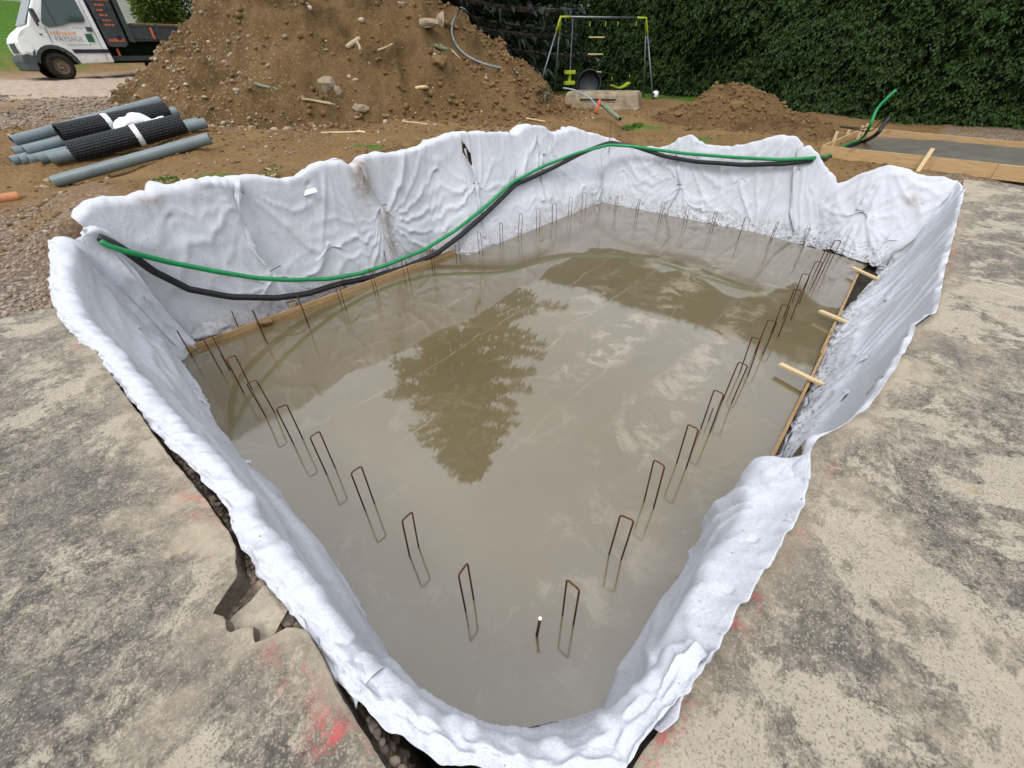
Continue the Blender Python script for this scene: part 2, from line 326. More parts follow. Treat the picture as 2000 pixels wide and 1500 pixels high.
# ------------------------------------------------------------------ mesh helpers
def mesh(name, v, f, mat, parent=None, smooth=False, attrs=None, loc=None):
    me = bpy.data.meshes.new(name)
    v = np.asarray(v, float)
    if loc is not None: v = v - np.asarray(loc, float)
    if isinstance(f, np.ndarray):
        k = f.shape[1]; me.vertices.add(len(v)); me.vertices.foreach_set('co', v.astype(np.float32).ravel())
        me.loops.add(f.size); me.loops.foreach_set('vertex_index', f.astype(np.int32).ravel())
        me.polygons.add(len(f)); me.polygons.foreach_set('loop_start', np.arange(0, f.size, k, dtype=np.int32))
        me.update(calc_edges=True)
    else: me.from_pydata([tuple(q) for q in v], [], [tuple(q) for q in f])
    if mat: me.materials.append(MATS[mat])
    if smooth: me.polygons.foreach_set('use_smooth', np.ones(len(me.polygons), bool))
    for k, a in (attrs or {}).items():
        at = me.attributes.new(k, 'FLOAT', 'POINT'); at.data.foreach_set('value', np.asarray(a, np.float32))
    me.validate(); me.update()
    o = bpy.data.objects.new(name, me); COL.objects.link(o)
    if loc is not None: o.location = [float(q) for q in loc]
    if parent is not None:
        o.parent = parent
    return o
def tag(o, label, cat, group=None, kind=None):
    if label: o['label'] = label
    if cat: o['category'] = cat
    if group: o['group'] = group
    if kind: o['kind'] = kind
    return o
def empty(name, loc, rz=0., label=None, cat=None, group=None):
    o = bpy.data.objects.new(name, None); COL.objects.link(o); o.location = [float(q) for q in loc]; o.rotation_euler = (0, 0, rz)
    o.empty_display_size = .1
    return tag(o, label, cat, group)
class MB:
    def __init__(s): s.v = []; s.f = []
    def add(s, v, f):
        n = len(s.v); s.v += [tuple(map(float, q)) for q in v]; s.f += [tuple(i+n for i in q) for q in f]; return s
    def box(s, x0, x1, y0, y1, z0, z1):
        v = [(x, y, z) for z in (z0, z1) for y in (y0, y1) for x in (x0, x1)]
        return s.add(v, [(0, 2, 3, 1), (4, 5, 7, 6), (0, 1, 5, 4), (2, 6, 7, 3), (0, 4, 6, 2), (1, 3, 7, 5)])
    def bar(s, a, b, wd, ht, up=(0, 0, 1), jit=0.):
        a = Vector(a); b = Vector(b); d = (b-a).normalized(); r = d.cross(Vector(up)).normalized(); u = r.cross(d)
        v = []
        for p in (a, b):
            for i, j in ((-1, -1), (1, -1), (1, 1), (-1, 1)):
                v.append(p + r*(i*wd/2) + u*(j*ht/2) + Vector([random.uniform(-jit, jit) for _ in range(3)]))
        return s.add(v, [(0, 3, 2, 1), (4, 5, 6, 7), (0, 1, 5, 4), (1, 2, 6, 5), (2, 3, 7, 6), (3, 0, 4, 7)])
    def tube(s, path, rad, seg=8, cap=True, closed=False):
        P = [Vector(map(float, p)) for p in path]; n = len(P); rings = []
        rads = rad if hasattr(rad, '__len__') else [rad]*n
        d0 = (P[1]-P[0]).normalized(); r = d0.orthogonal().normalized()
        for i in range(n):
            d = (P[min(i+1, n-1)]-P[max(i-1, 0)]).normalized(); r = (r - d*r.dot(d)).normalized(); u = d.cross(r)
            rings.append([P[i] + (r*math.cos(k*2*math.pi/seg) + u*math.sin(k*2*math.pi/seg))*rads[i] for k in range(seg)])
        v = [q for g in rings for q in g]; f = []
        for i in range(n-1):
            for k in range(seg): f.append((i*seg+k, i*seg+(k+1) % seg, (i+1)*seg+(k+1) % seg, (i+1)*seg+k))
        if cap: f += [tuple(range(seg-1, -1, -1)), tuple((n-1)*seg+k for k in range(seg))]
        return s.add(v, f)
    def lathe(s, prof, seg=24, axis='z', c=(0, 0, 0)):
        v = []; f = []; n = len(prof)
        for (r, h) in prof:
            for k in range(seg):
                a = k*2*math.pi/seg; q = (r*math.cos(a), r*math.sin(a), h)
                if axis == 'y': q = (q[0], q[2], q[1])
                v.append((q[0]+c[0], q[1]+c[1], q[2]+c[2]))
        for i in range(n-1):
            for k in range(seg): f.append((i*seg+k, i*seg+(k+1) % seg, (i+1)*seg+(k+1) % seg, (i+1)*seg+k))
        return s.add(v, f)
    def prism(s, poly, y0, y1):        # polygon in XZ, extruded along Y
        n = len(poly); v = [(x, y0, z) for x, z in poly] + [(x, y1, z) for x, z in poly]
        return s.add(v, [tuple(range(n)), tuple(range(2*n-1, n-1, -1))] + [(i, n+i, n+(i+1) % n, (i+1) % n) for i in range(n)])
    def build(s, name, mat, parent=None, smooth=False, bevel=0., loc=None):
        o = mesh(name, s.v, s.f, mat, parent, smooth, None, loc)
        bm = bmesh.new(); bm.from_mesh(o.data); bmesh.ops.recalc_face_normals(bm, faces=bm.faces); bm.to_mesh(o.data); bm.free()
        if smooth:
            o.data.polygons.foreach_set('use_smooth', np.ones(len(o.data.polygons), bool))
        if bevel:
            md = o.modifiers.new('bevel', 'BEVEL'); md.width = bevel; md.segments = 2; md.limit_method = 'ANGLE'
        return o
def smooth_path(pts, n=8):
    P = [np.asarray(p, float) for p in pts]; P = [2*P[0]-P[1]] + P + [2*P[-1]-P[-2]]; out = []
    for i in range(1, len(P)-2):
        for k in range(n):
            s = k/n; a, b_, c_, d_ = P[i-1:i+3]
            out.append(.5*((2*b_) + (c_-a)*s + (2*a-5*b_+4*c_-d_)*s*s + (3*b_-a-3*c_+d_)*s**3))
    out.append(P[-2]); return out
def resample(pts, n):
    P = np.asarray(pts, float); d = np.r_[0, np.cumsum(np.linalg.norm(np.diff(P, axis=0), axis=1))]; s = np.linspace(0, d[-1], n)
    return np.stack([np.interp(s, d, P[:, i]) for i in range(3)], 1)
def grid_faces(n, m):
    i = np.arange(n-1)[:, None]; j = np.arange(m-1)[None, :]
    a = (i*m+j).ravel(); return np.stack([a, a+m, a+m+1, a+1], 1)
_bm = bmesh.new(); bmesh.ops.create_icosphere(_bm, subdivisions=1, radius=1); ICO_V = np.array([v.co[:] for v in _bm.verts]); ICO_F = np.array([[q.index for q in f.verts] for f in _bm.faces]); _bm.free()
_bm = bmesh.new(); bmesh.ops.create_icosphere(_bm, subdivisions=3, radius=1); ICO3_V = np.array([v.co[:] for v in _bm.verts]); ICO3_F = np.array([[q.index for q in f.verts] for f in _bm.faces]); _bm.free()
_t = (1+5**.5)/2
def stones(name, P, size, mat, parent=None, flat=.65, kind='stuff'):
    n = len(P); size = np.broadcast_to(size, (n,)); k = len(ICO_V)
    a = rng.uniform(0, 2*np.pi, n); sc = rng.uniform(.7, 1.25, (n, 3)); sc[:, 2] *= flat
    v = ICO_V[None]*rng.uniform(.72, 1.15, (n, k, 1))*sc[:, None]*size[:, None, None]
    ca, sa = np.cos(a)[:, None], np.sin(a)[:, None]; tl = rng.uniform(-.5, .5, n)[:, None]
    x, y, z = v[..., 0], v[..., 1], v[..., 2]; y, z = y*np.cos(tl)-z*np.sin(tl), y*np.sin(tl)+z*np.cos(tl)
    v = np.stack([x*ca-y*sa, x*sa+y*ca, z], -1)+P[:, None]
    f = (ICO_F[None]+(np.arange(n)*k)[:, None, None]).reshape(-1, 3)
    o = mesh(name, v.reshape(-1, 3), f, mat, parent)
    if kind: o['kind'] = kind
    return o
def rock(name, c, size, mat, label, cat='stone', seed=0, scale=(1, 1, .7), rz=0., parent=None, npt=22):
    r = np.random.default_rng(seed); v = r.normal(size=(npt, 3)); v /= np.linalg.norm(v, axis=1, keepdims=True); v *= r.uniform(.78, 1.12, (npt, 1))
    v = v*np.array(scale)*size; ca, sa = math.cos(rz), math.sin(rz); v = np.stack([v[:, 0]*ca-v[:, 1]*sa, v[:, 0]*sa+v[:, 1]*ca, v[:, 2]], 1)
    bm = bmesh.new(); vs = [bm.verts.new(tuple(map(float, q))) for q in v]; res = bmesh.ops.convex_hull(bm, input=vs)
    bmesh.ops.delete(bm, geom=[e for e in bm.verts if not e.link_faces], context='VERTS')
    bmesh.ops.subdivide_edges(bm, edges=bm.edges[:], cuts=2, use_grid_fill=True)
    P_ = np.array([q.co[:] for q in bm.verts]); d = .07*size*fbm(P_[:, 0]/size*2.2+seed, P_[:, 1]/size*2.2, P_[:, 2]/size*2.2, 3)
    for q, k in zip(bm.verts, d): q.co = q.co*(1+float(k)/max(q.co.length, 1e-4))
    bmesh.ops.triangulate(bm, faces=bm.faces[:]); bmesh.ops.recalc_face_normals(bm, faces=bm.faces[:])
    me = bpy.data.meshes.new(name); bm.to_mesh(me); bm.free(); me.materials.append(MATS[mat]); o = bpy.data.objects.new(name, me); COL.objects.link(o)
    if parent: o.parent = parent
    o.location = [float(q) for q in c]
    if label: tag(o, label, cat)
    return o

# ================================================================== THE SETTING
CTRL = np.array([(-.3, 5.3, 1.36), (1, 5.3, 1.43), (2.2, 5.3, 1.43), (3.2, 5.3, 1.44), (4, 5.3, 1.45), (5, 5.3, 1.43), (6.3, 5.3, 1.32), (7.6, 5.3, 1.22),
    (8.4, 4.4, 1.12), (8.4, 3.4, .97), (8.4, 2.2, 1.06), (8.4, 1.2, 1.08), (8.5, .4, .78), (8.5, -.2, .90), (8.6, -1.2, .82),
    (9.7, 1.0, .90), (9.3, -1.6, .86), (12, 0, .93), (12, -3, .86), (9, 2.3, 1.1), (10, 3, 1.15),
    (11.5, 3.4, 1.18), (14.5, 6.8, 1.33), (15.5, 3, 1.1), (15.5, 0, .95), (15.5, 8, 1.4), (10, 6, 1.28), (8.5, 6.5, 1.33),
    (5, 8.4, 1.45), (3, 6.4, 1.47), (2.5, 7, 1.47), (1.5, 6.2, 1.44), (-.1, 8.1, 1.15), (1.8, 7.6, 1.49), (-.4, 9.6, 1.30), (2.1, 8.8, 1.55), (1., 10.5, 1.68), (.5, 9.3, 1.42), (.2, 6.6, 1.36),
    (-1, 6, 1.05), (-2, 6, 1.02), (-1, 5, .99), (-3, 5, .97), (-1.2, 4.4, .93), (-.8, 7.2, 1.1), (-1.2, 9, 1.25), (-1.2, 12, 1.5), (2.1, 14.7, 1.75), (0, 17, 1.85),
    (2.8, 23.3, 2.12), (-3, 22, 2.1), (1, 22, 2.11), (8, 25, 2.2), (2.5, 27, 2.3), (-3, 27, 2.35), (3, 31, 3.5), (-6, 31, 3.7), (8, 31, 3.1), (4, 40, 5.5), (-8, 40, 5.8), (12, 40, 4.6), (6, 55, 7.5),
    (30, 40, 4), (40, 10, 1.6), (15, -15, .8), (-25, 12, 3), (-10, -10, .9), (0, -10, .85), (0, 90, 9), (90, 60, 5), (90, -40, 1), (-90, 20, 4), (0, -90, .8)])
def hbase(x, y):
    x = np.asarray(x, float); y = np.asarray(y, float); num = 0; den = 0
    for cx, cy, cz in CTRL:
        r2 = (x-cx)**2+(y-cy)**2+.03; wt = 1/(r2*np.sqrt(r2)); num = num+wt*cz; den = den+wt
    return num/den
def side_right(x): return np.interp(x, [-1, 1.15, 1.5, 4.6, 7.2], [-.47, -.48, -.66, -.64, -.70])
def right_edge(x): return np.interp(x, [-3, -.25, 0, .9, 1.2, 1.35, 1.6, 1.9, 2.5, 3.0, 3.3, 4.0, 5.5, 8.7], [-.50, -.505, -.53, -.61, -.57, -.55, -.66, -.74, -.80, -.83, -.92, -.92, -.95, -1.0])
def left_edge(y): return np.interp(y, [-3, 0, .35, .50, .55, .58, .64, .68, .74, .79, .83, .86, .93, 1.0, 1.1, 1.7, 2.4, 3.4, 4.25], [-.70, -.69, -.67, -.66, -.70, -.79, -.775, -.84, -.82, -.845, -.78, -.73, -.715, -.69, -.68, -.70, -.72, -.72, -.73])
def ground_h(x, y):
    h = hbase(x, y) + .035*fbm(x*.9, y*.9, 0, 3) + .022*fbm(x*4, y*4, 3, 3)
    ter = (sstep(-.6, -.66, x)*sstep(4.35, 4.15, y)) + sstep(-.3, -.5, y)*sstep(8.75, 8.55, x)
    h = np.where((x < -.25) & (y < 4.2), .855 + .012*fbm(x*6, y*6, 9, 2), h)
    h = np.where(np.clip(ter, 0, 1) > .5, .855 + 0*x, h)
    # pit: walls on four sides
    dl = -.60 + .18*sstep(4.0, 4.5, y) - x                            # beyond the near-left wall
    dr = side_right(x) - y
    dt = y - np.where(x < 3.75, 4.88, np.interp(x, [3.75, 4.1, 9], [4.92, 4.56, 4.50]))
    df = x - np.interp(y, [-1, .3, 1.2, 5], [7.65, 7.80, 7.86, 7.82])
    z = np.full_like(h, -.06)
    for d, wd in ((dl, np.where(y < 4.0, .06, .18)), (dr, np.interp(x, [1.15, 1.5], [.08, .30])), (dt, np.where(x < 3.75, .26, .56)), (df, .42)):
        f = np.clip(d/wd, 0, 1); z = np.maximum(z, -.06 + (h+.06)*f**.8)
    # low earth step behind the left-hand shutter board
    z = np.where((y > 4.62) & (z < .02) & (x < 3.8), .0 + .02*fbm(x*8, y*8, 1, 2), z)
    return z
def axis(lo, hi, step, far):
    c = np.arange(lo, hi+1e-6, step); r = [hi]; s = step
    while r[-1] < far: s *= 1.12; r.append(r[-1]+s)
    l = [lo]; s = step
    while l[-1] > -far: s *= 1.12; l.append(l[-1]-s)
    return np.concatenate([np.array(l[:0:-1]), c, np.array(r[1:])])
gx, gy = axis(-3, 13.5, .06, 600), axis(-3, 11.5, .06, 600)
GX, GY = np.meshgrid(gx, gy, indexing='ij'); GZ = ground_h(GX, GY)
n1 = fbm(GX*.5, GY*.5, 2, 4); n2 = fbm(GX*2.2, GY*2.2, 5, 3)
gravel = sstep(.15, -.25, GX + .25*n2 - .1*(GY-5))*sstep(3.6, 4.4, GY)*sstep(8.0, 6.2, GY) + sstep(-.30, -.5, GX)*sstep(4.6, 4.3, GY) + sstep(-.45, -.6, GY)
gravel = np.clip(gravel, 0, 1)*np.clip(.75+.5*n2, 0, 1)
dtr = np.hypot(GX-2, GY-13)
roadm = sstep(5.0, 2.5, np.abs(GY-20.5-.12*(GX-2)) + .8*n1)*sstep(16, 8, GX)
rubble = sstep(-.2, .3, n1)*sstep(11, 12.5, GY)*sstep(18, 16.5, GY)*sstep(3.5, 1.5, GX)
gravel = np.clip(gravel + rubble, 0, 1)
grassm = sstep(27.0, 28.0, GY+.6*n2-.05*GX) + sstep(14.2, 15.1, GX+.5*n1)*sstep(5., 7, GY) + sstep(17, 18, GX) + sstep(-8, -10, GX) + sstep(-9, -11, GY)
for cx, cy, rr in ((9.3, 4.75, .33), (9.7, 4.5, .35), (3.1, 5.45, .16), (1.05, 5.6, .28), (3.0, 5.7, .14), (9.2, 3.2, .5), (14.9, 5.6, .9)):
    grassm = grassm + sstep(rr, rr*.4, np.hypot(GX-cx, GY-cy)+.12*n2)*.85
grassm = np.clip(grassm, 0, 1)
wet = sstep(.35, .1, GZ)*sstep(4.6, 4.4, GY) + .35*sstep(.55, .75, n1*.7+n2*.4)*sstep(5, 5.6, GY)*sstep(12, 9, GY)
g = mesh('ground', np.stack([GX, GY, GZ], -1).reshape(-1, 3), grid_faces(len(gx), len(gy)), 'ground', smooth=True,
         attrs=dict(gravel=gravel.ravel(), road=roadm.ravel(), grass=grassm.ravel(), wet=np.clip(wet, 0, 1).ravel()))
g['kind'] = 'structure'

# fresh slab: a real block with its top at z = 0
def slab_outline():
    p = [(-.30, 4.74), (-.30, 4.2), (-.40, 3.1), (-.42, 1.3), (-.46, .6), (-.42, .1), (-.25, -.2), (.05, -.42), (.7, -.44), (1.9, -.46), (4.3, -.43), (6.75, -.385), (7.15, -.45), (7.35, .3), (7.62, 1.4), (7.64, 2.9), (7.66, 4.36), (5.3, 4.32), (3.72, 4.32), (3.66, 4.60), (1.8, 4.66)]
    return p
o = slab_outline(); nO = len(o)
s_ = mesh('pool_floor_slab', [(x, y, 0) for x, y in o] + [(x, y, -.2) for x, y in o], [tuple(range(nO))] + [(i, nO+i, nO+(i+1) % nO, (i+1) % nO) for i in range(nO)], 'wet_slab')
bm = bmesh.new(); bm.from_mesh(s_.data); bmesh.ops.recalc_face_normals(bm, faces=bm.faces); bm.to_mesh(s_.data); bm.free(); s_['kind'] = 'structure'

# terraces: old concrete with ragged sawn edges
def terrace(name, pts_fn, s0, s1, ns, depth, mapf, paintf, scrf, ragk=.012):
    """pts_fn(s) edge offset; mapf(s,d)->(x,y) with d = distance from the edge"""
    s = np.concatenate([np.linspace(s0, s1, ns)]); d = np.concatenate([np.linspace(0, .45, 24), .45+np.cumsum(.03*1.09**np.arange(52))]); d = d[d < depth]
    S, D = np.meshgrid(s, d, indexing='ij'); rag = ragk*(fbm(S*5, S*0+.3, 4, 4)+.5*fbm(S*22, S*0, 2, 3))*np.exp(-D/.06)
    x, y = mapf(S, D, rag); z = .95 + .010*fbm(x*3, y*3, 6, 4) + .004*fbm(x*16, y*16, 2, 3) - .025*np.exp(-D/.02)*np.clip(.3+fbm(x*6, y*6, 1, 3), 0, 1)
    flake = sstep(.30, .38, fbm(x*1.6+3, y*1.6, 8, 4)); z = z - .012*flake
    v = np.stack([x, y, z], -1); n, m = S.shape
    low = v[:, 0].copy(); low[:, 2] = .80; inn = .02*fbm(s*9, s*0, 3, 3)
    low[:, :2] += (v[:, 0]-v[:, 1])[:, :2]/np.linalg.norm((v[:, 0]-v[:, 1])[:, :2], axis=1, keepdims=True)*(.022+inn*.5)[:, None]
    endl = v[-1].copy(); endl[:, 2] = .70
    V_ = np.concatenate([v.reshape(-1, 3), low, endl]); F_ = grid_faces(n, m); base = n*m
    i = np.arange(n-1); F2 = np.stack([i*m, base+i, base+i+1, (i+1)*m], 1); F2 = F2[:, ::-1]
    j = np.arange(m-1); F3 = np.stack([(n-1)*m+j, base+n+j, base+n+j+1, (n-1)*m+j+1], 1)
    edge = np.clip(np.exp(-D/.10)*.9 + .8*sstep(.42, .50, fbm(x*1.6+3, y*1.6, 8, 4))*(.15+.7*np.exp(-D/.35)), 0, 1)
    pa = paintf(S, D); sc = scrf(S, D, x, y)
    z_ = np.zeros(n); z2 = np.zeros(m)
    o = mesh(name, V_, np.concatenate([F_, F2, F3]), 'old_concrete', smooth=True,
             attrs=dict(edge=np.r_[edge.ravel(), z_+.7, z2+.6], paint=np.r_[pa.ravel(), z_, z2], scratch=np.r_[sc.ravel(), z_, z2]))
    o['kind'] = 'structure'; return o
def red_left(S, D):
    return sum(np.exp(-((S-c)/w_)**2)*np.exp(-((D-dd)/.05)**2)*k for c, w_, dd, k in ((.02, .10, .06, 1), (.18, .06, .07, .9), (.42, .09, .07, 1), (1.0, .03, .05, .8), (1.42, .18, .02, .7), (3.3, .1, .05, .35)))
def red_right(S, D):
    return sum(np.exp(-((S-c)/w_)**2)*np.exp(-((D-dd)/.028)**2)*k for c, w_, dd, k in ((-.15, .16, .03, 1), (.35, .16, .03, .8), (.75, .1, .05, .5), (1.28, .1, .12, .5), (4.6, .4, .05, .7), (5.6, .5, .06, .6)))
def scr_right(S, D, x, y):
    r = 0*S
    for x0, y0, x1, y1, wd in ((4.35, -1.05, 4.05, -2.0, .018), (4.15, -1.1, 3.8, -2.0, .015), (3.35, -1.25, 3.0, -1.9, .015), (5.6, -1.3, 5.4, -2.3, .02)):
        dx, dy = x1-x0, y1-y0; l = math.hypot(dx, dy); a = ((x-x0)*dx+(y-y0)*dy)/l; p = ((x-x0)*-dy+(y-y0)*dx)/l
        r = r + sstep(wd, wd*.3, np.abs(p+.012*fbm(a*6, a*0, 1, 2)))*sstep(0, .1, a)*sstep(l, l-.2, a)
    return np.clip(r, 0, 1)*.8
terrace('terrace', None, -2.6, 8.62, 560, 9, lambda S, D, r: (S+0*D, right_edge(S)-D+r), red_right, scr_right, .007)
terrace('terrace', None, -2.6, 4.22, 380, 9, lambda S, D, r: (left_edge(S)-D+r, S+0*D+.35*D*sstep(3.6, 4.22, S)), red_left, lambda S, D, x, y: 0*S, .004)
# loose gravel in the trenches beside the terrace and on the left
P = []
yy_ = rng.uniform(-.45, 4.6, 5200); xx = rng.uniform(-.86, -.5, 5200); P.append((xx, yy_))
xx = rng.uniform(-.6, 1.4, 1500); yy_ = rng.uniform(-.66, -.45, 1500); P.append((xx, yy_))
xx = rng.uniform(-2.4, -.45, 2600); yy_ = 4.3 + 3.2*rng.random(2600)**1.3; P.append((xx, yy_))
xx = np.concatenate([p[0] for p in P]); yy_ = np.concatenate([p[1] for p in P]); zz = ground_h(xx, yy_); k = (zz > .35)
stones('trench_gravel', np.stack([xx, yy_, zz+.004], 1)[k], (.007+.017*rng.random(len(xx))**2.2)[k], 'gravel')

# ================================================================== GEOTEXTILE SHEETS
def proj(q):
    w_ = np.asarray(q, float)-CAM; Z = w_@_Fw
    return np.stack([1000+FPX*(w_@_right)/Z, 750-FPX*(w_@_up)/Z], -1)
def crv(pts, t):                                       # Catmull-Rom through rails, vectorised over columns
    k = len(pts); out = []
    for q in t:
        s = q*(k-1); i = min(int(s), k-2); f = s-i
        p1, p2 = pts[i], pts[i+1]; p0 = pts[i-1] if i > 0 else 2*p1-p2; p3 = pts[i+2] if i+2 < k else 2*p2-p1
        out.append(.5*(2*p1+(p2-p0)*f+(2*p0-5*p1+4*p2-p3)*f*f+(3*p1-p0-3*p2+p3)*f**3))
    return np.stack(out, 1)
def interp_rows(A, n):
    i = np.linspace(0, A.shape[0]-1, n); a = np.floor(i).astype(int).clip(0, A.shape[0]-2); f = (i-a)[:, None, None]
    return A[a]*(1-f)+A[a+1]*f
CLOTH = {}
def sheet(name, rails, tpos, ns, nt_, inward, label, pins=(), ex=(.05, .02), toppin=1, topj=0., botpin=True, iters=(110, 40), seed=0, fans=(), pleat=.014, slant=0., rag=(.0, .02), lump=.010, swags=(), holes=(), en=1., lin=False, along=False, dirty=None, mud=None, cap=.16, group=None, gz=1.):
    """rails: 3-D polylines from outer/top edge to bottom edge; tpos: row position of each; simulated hanging cloth on that surface"""
    r = np.random.default_rng(seed)
    def make(n, m):
        R = [resample(p, n) for p in rails]
        tt = np.linspace(0, 1, m); s = np.interp(tt, tpos, np.linspace(0, 1, len(R)))
        Bp = np.stack([np.array([np.interp(s*(len(R)-1), np.arange(len(R)), np.array(R)[:, i_, c_]) for c_ in range(3)]).T for i_ in range(n)]) if lin else crv(R, s)
        du = np.gradient(Bp, axis=0); dv = np.gradient(Bp, axis=1); nn = np.cross(du, dv); nn /= np.linalg.norm(nn, axis=-1, keepdims=True)+1e-9
        ctr = np.array(inward) - Bp
        sg = np.sign(np.median((nn*ctr).sum(-1))); nn = nn*sg
        lm = lump*fbm(Bp[..., 0]*2.3+seed, Bp[..., 1]*2.3+Bp[..., 2]*2.3, seed, 3)
        Bp = Bp + nn*(lm[..., None]+.012)
        # ragged edges
        e = fbm(np.linspace(0, n*.12, n), np.zeros(n)+seed, 2, 4)
        if rag[0]: Bp[:, 0] += (Bp[:, 0]-Bp[:, 1])*(e*rag[0]/np.linalg.norm(Bp[:, 0]-Bp[:, 1], axis=-1).clip(1e-3))[:, None]
        if rag[1]: Bp[:, -1] += (Bp[:, -1]-Bp[:, -2])*(e*rag[1]/np.linalg.norm(Bp[:, -1]-Bp[:, -2], axis=-1).clip(1e-3))[:, None]
        return Bp, nn, tt
    cs = 3; n0, m0 = (ns-1)//cs+1, (nt_-1)//cs+1
    pos = None
    for lev, (n, m, it) in enumerate(((n0, m0, iters[0]), ((n0-1)*cs+1, (m0-1)*cs+1, iters[1]))):
        Bp, nn, tt = make(n, m)
        if pos is None: pos = Bp + nn*(.01+.03*r.random((n, m, 1)))
        else:
            d0 = interp_rows(disp, n); d0 = np.swapaxes(interp_rows(np.swapaxes(d0, 0, 1), m), 0, 1)
            pos = Bp + d0 + nn*(.004*r.random((n, m, 1)))
        prev = pos.copy(); w_ = np.ones((n, m, 1))
        tp = np.argmin(np.abs(tt-tpos[toppin])); step = max(1, int(n/ (n0/6)))
        w_[:, :tp+1] = 0; w_[0, :] *= .3; w_[-1, :] *= .3
        if botpin: w_[:, -1] = 0
        pxs = proj(Bp)
        for (ppx, ppy) in pins:
            i, j = np.unravel_index(np.argmin(((pxs-np.array([ppx, ppy]))**2).sum(-1)), (n, m)); hw = max(1, int(.03*n/7*(1 if lev else 1)))
            w_[max(0, i-lev):i+1+lev, j] = 0; pos[max(0, i-lev):i+1+lev, j] = Bp[max(0, i-lev):i+1+lev, j]-nn[max(0, i-lev):i+1+lev, j]*.03
        fixed = pos.copy()
        tf = np.clip(tt, 0, 1)[None, :]
        exs = ex[0]*(.5+1.0*np.clip(.5+fbm(np.linspace(0, n*cs/12/(cs if lev else 1), n), np.zeros(n)+seed, 1, 2), 0, 1.5))[:, None]
        Lh = np.linalg.norm(np.diff(Bp, axis=0), axis=-1)*(1+.5*(exs[1:]+exs[:-1])); Lv = np.linalg.norm(np.diff(Bp, axis=1), axis=-1)*(1+ex[1])
        Ls = np.linalg.norm(Bp[1:, 1:]-Bp[:-1, :-1], axis=-1)*(1+.4*ex[0]); Lt = np.linalg.norm(Bp[1:, :-1]-Bp[:-1, 1:], axis=-1)*(1+.4*ex[0])
        G = np.array([0, 0, -.0009*gz if lev == 0 else -.0004*gz])
        def con(A, B_, wa, wb, Lr, k):
            d = B_-A; l = np.linalg.norm(d, axis=-1, keepdims=True)+1e-9; c = d*((l-Lr[..., None])/l)*k/(wa+wb+1e-9); return c*wa, c*wb
        for q in range(it):
            vel = (pos-prev)*.93; prev = pos.copy(); pos = pos + (vel+G)*(w_ > 0)
            for _ in range(2):
                a, b_ = con(pos[:-1], pos[1:], w_[:-1], w_[1:], Lh, .45); D_ = np.zeros_like(pos); D_[:-1] += a; D_[1:] -= b_
                a, b_ = con(pos[:, :-1], pos[:, 1:], w_[:, :-1], w_[:, 1:], Lv, .45); D_[:, :-1] += a; D_[:, 1:] -= b_
                pos = pos+D_*.8
                a, b_ = con(pos[:-1, :-1], pos[1:, 1:], w_[:-1, :-1], w_[1:, 1:], Ls, .25); D_ = np.zeros_like(pos); D_[:-1, :-1] += a; D_[1:, 1:] -= b_
                a, b_ = con(pos[1:, :-1], pos[:-1, 1:], w_[1:, :-1], w_[:-1, 1:], Lt, .25); D_[1:, :-1] += a; D_[:-1, 1:] -= b_
                pos = pos+D_*.8
                d = ((pos-Bp)*nn).sum(-1, keepdims=True); pos = pos+nn*(np.clip(d, -.004, cap)-d)
                if q % 4 == 0:                          # a little bending stiffness
                    lap = np.zeros_like(pos); lap[1:-1] += (pos[2:]+pos[:-2]-2*pos[1:-1])*.25; lap[:, 1:-1] += (pos[:, 2:]+pos[:, :-2]-2*pos[:, 1:-1])*.25
                    pos = pos+lap*.10
                pos = np.where(w_ == 0, fixed, pos)
        disp = pos-Bp
    # wrinkles: fans radiating from the pins, and drawn-out pleats
    Sm = np.concatenate([np.zeros((1, m)), np.cumsum(np.linalg.norm(np.diff(Bp, axis=0), axis=-1), 0)]); Sm = Sm-Sm.mean(0)*0
    Tm = np.concatenate([np.zeros((n, 1)), np.cumsum(np.linalg.norm(np.diff(Bp, axis=1), axis=-1), 1)], 1)
    h_ = np.zeros((n, m)); pxs = proj(Bp); damp = np.ones((n, m))
    for q, (ppx, ppy, A_, R_, k_) in enumerate(fans):
        i, j = np.unravel_index(np.argmin(((pxs-np.array([ppx, ppy]))**2).sum(-1)), (n, m))
        ds = Sm-Sm[i, j]; dt_ = Tm-Tm[i, j]; rr = np.hypot(ds, dt_)+1e-4; th = np.arctan2(dt_, ds)
        th = th+.14*fbm(np.cos(th)*1.6+q*3, np.sin(th)*1.6+rr*.9, seed+q, 2)
        ph = k_*th/2+1.5*vnoise(np.cos(th)*1.2, np.sin(th)*1.2, q+.5)
        amp = .55+.9*vnoise(np.cos(th)*3+q, np.sin(th)*3, seed+.3)
        rid = (1-np.abs(np.sin(ph)))**2.6*np.clip(amp, .1, 1.4)*1.25
        env = rr/(rr+.10)*np.exp(-(rr/R_)**1.6); h_ += A_*rid*env; damp *= 1-np.exp(-(rr/.10)**2)
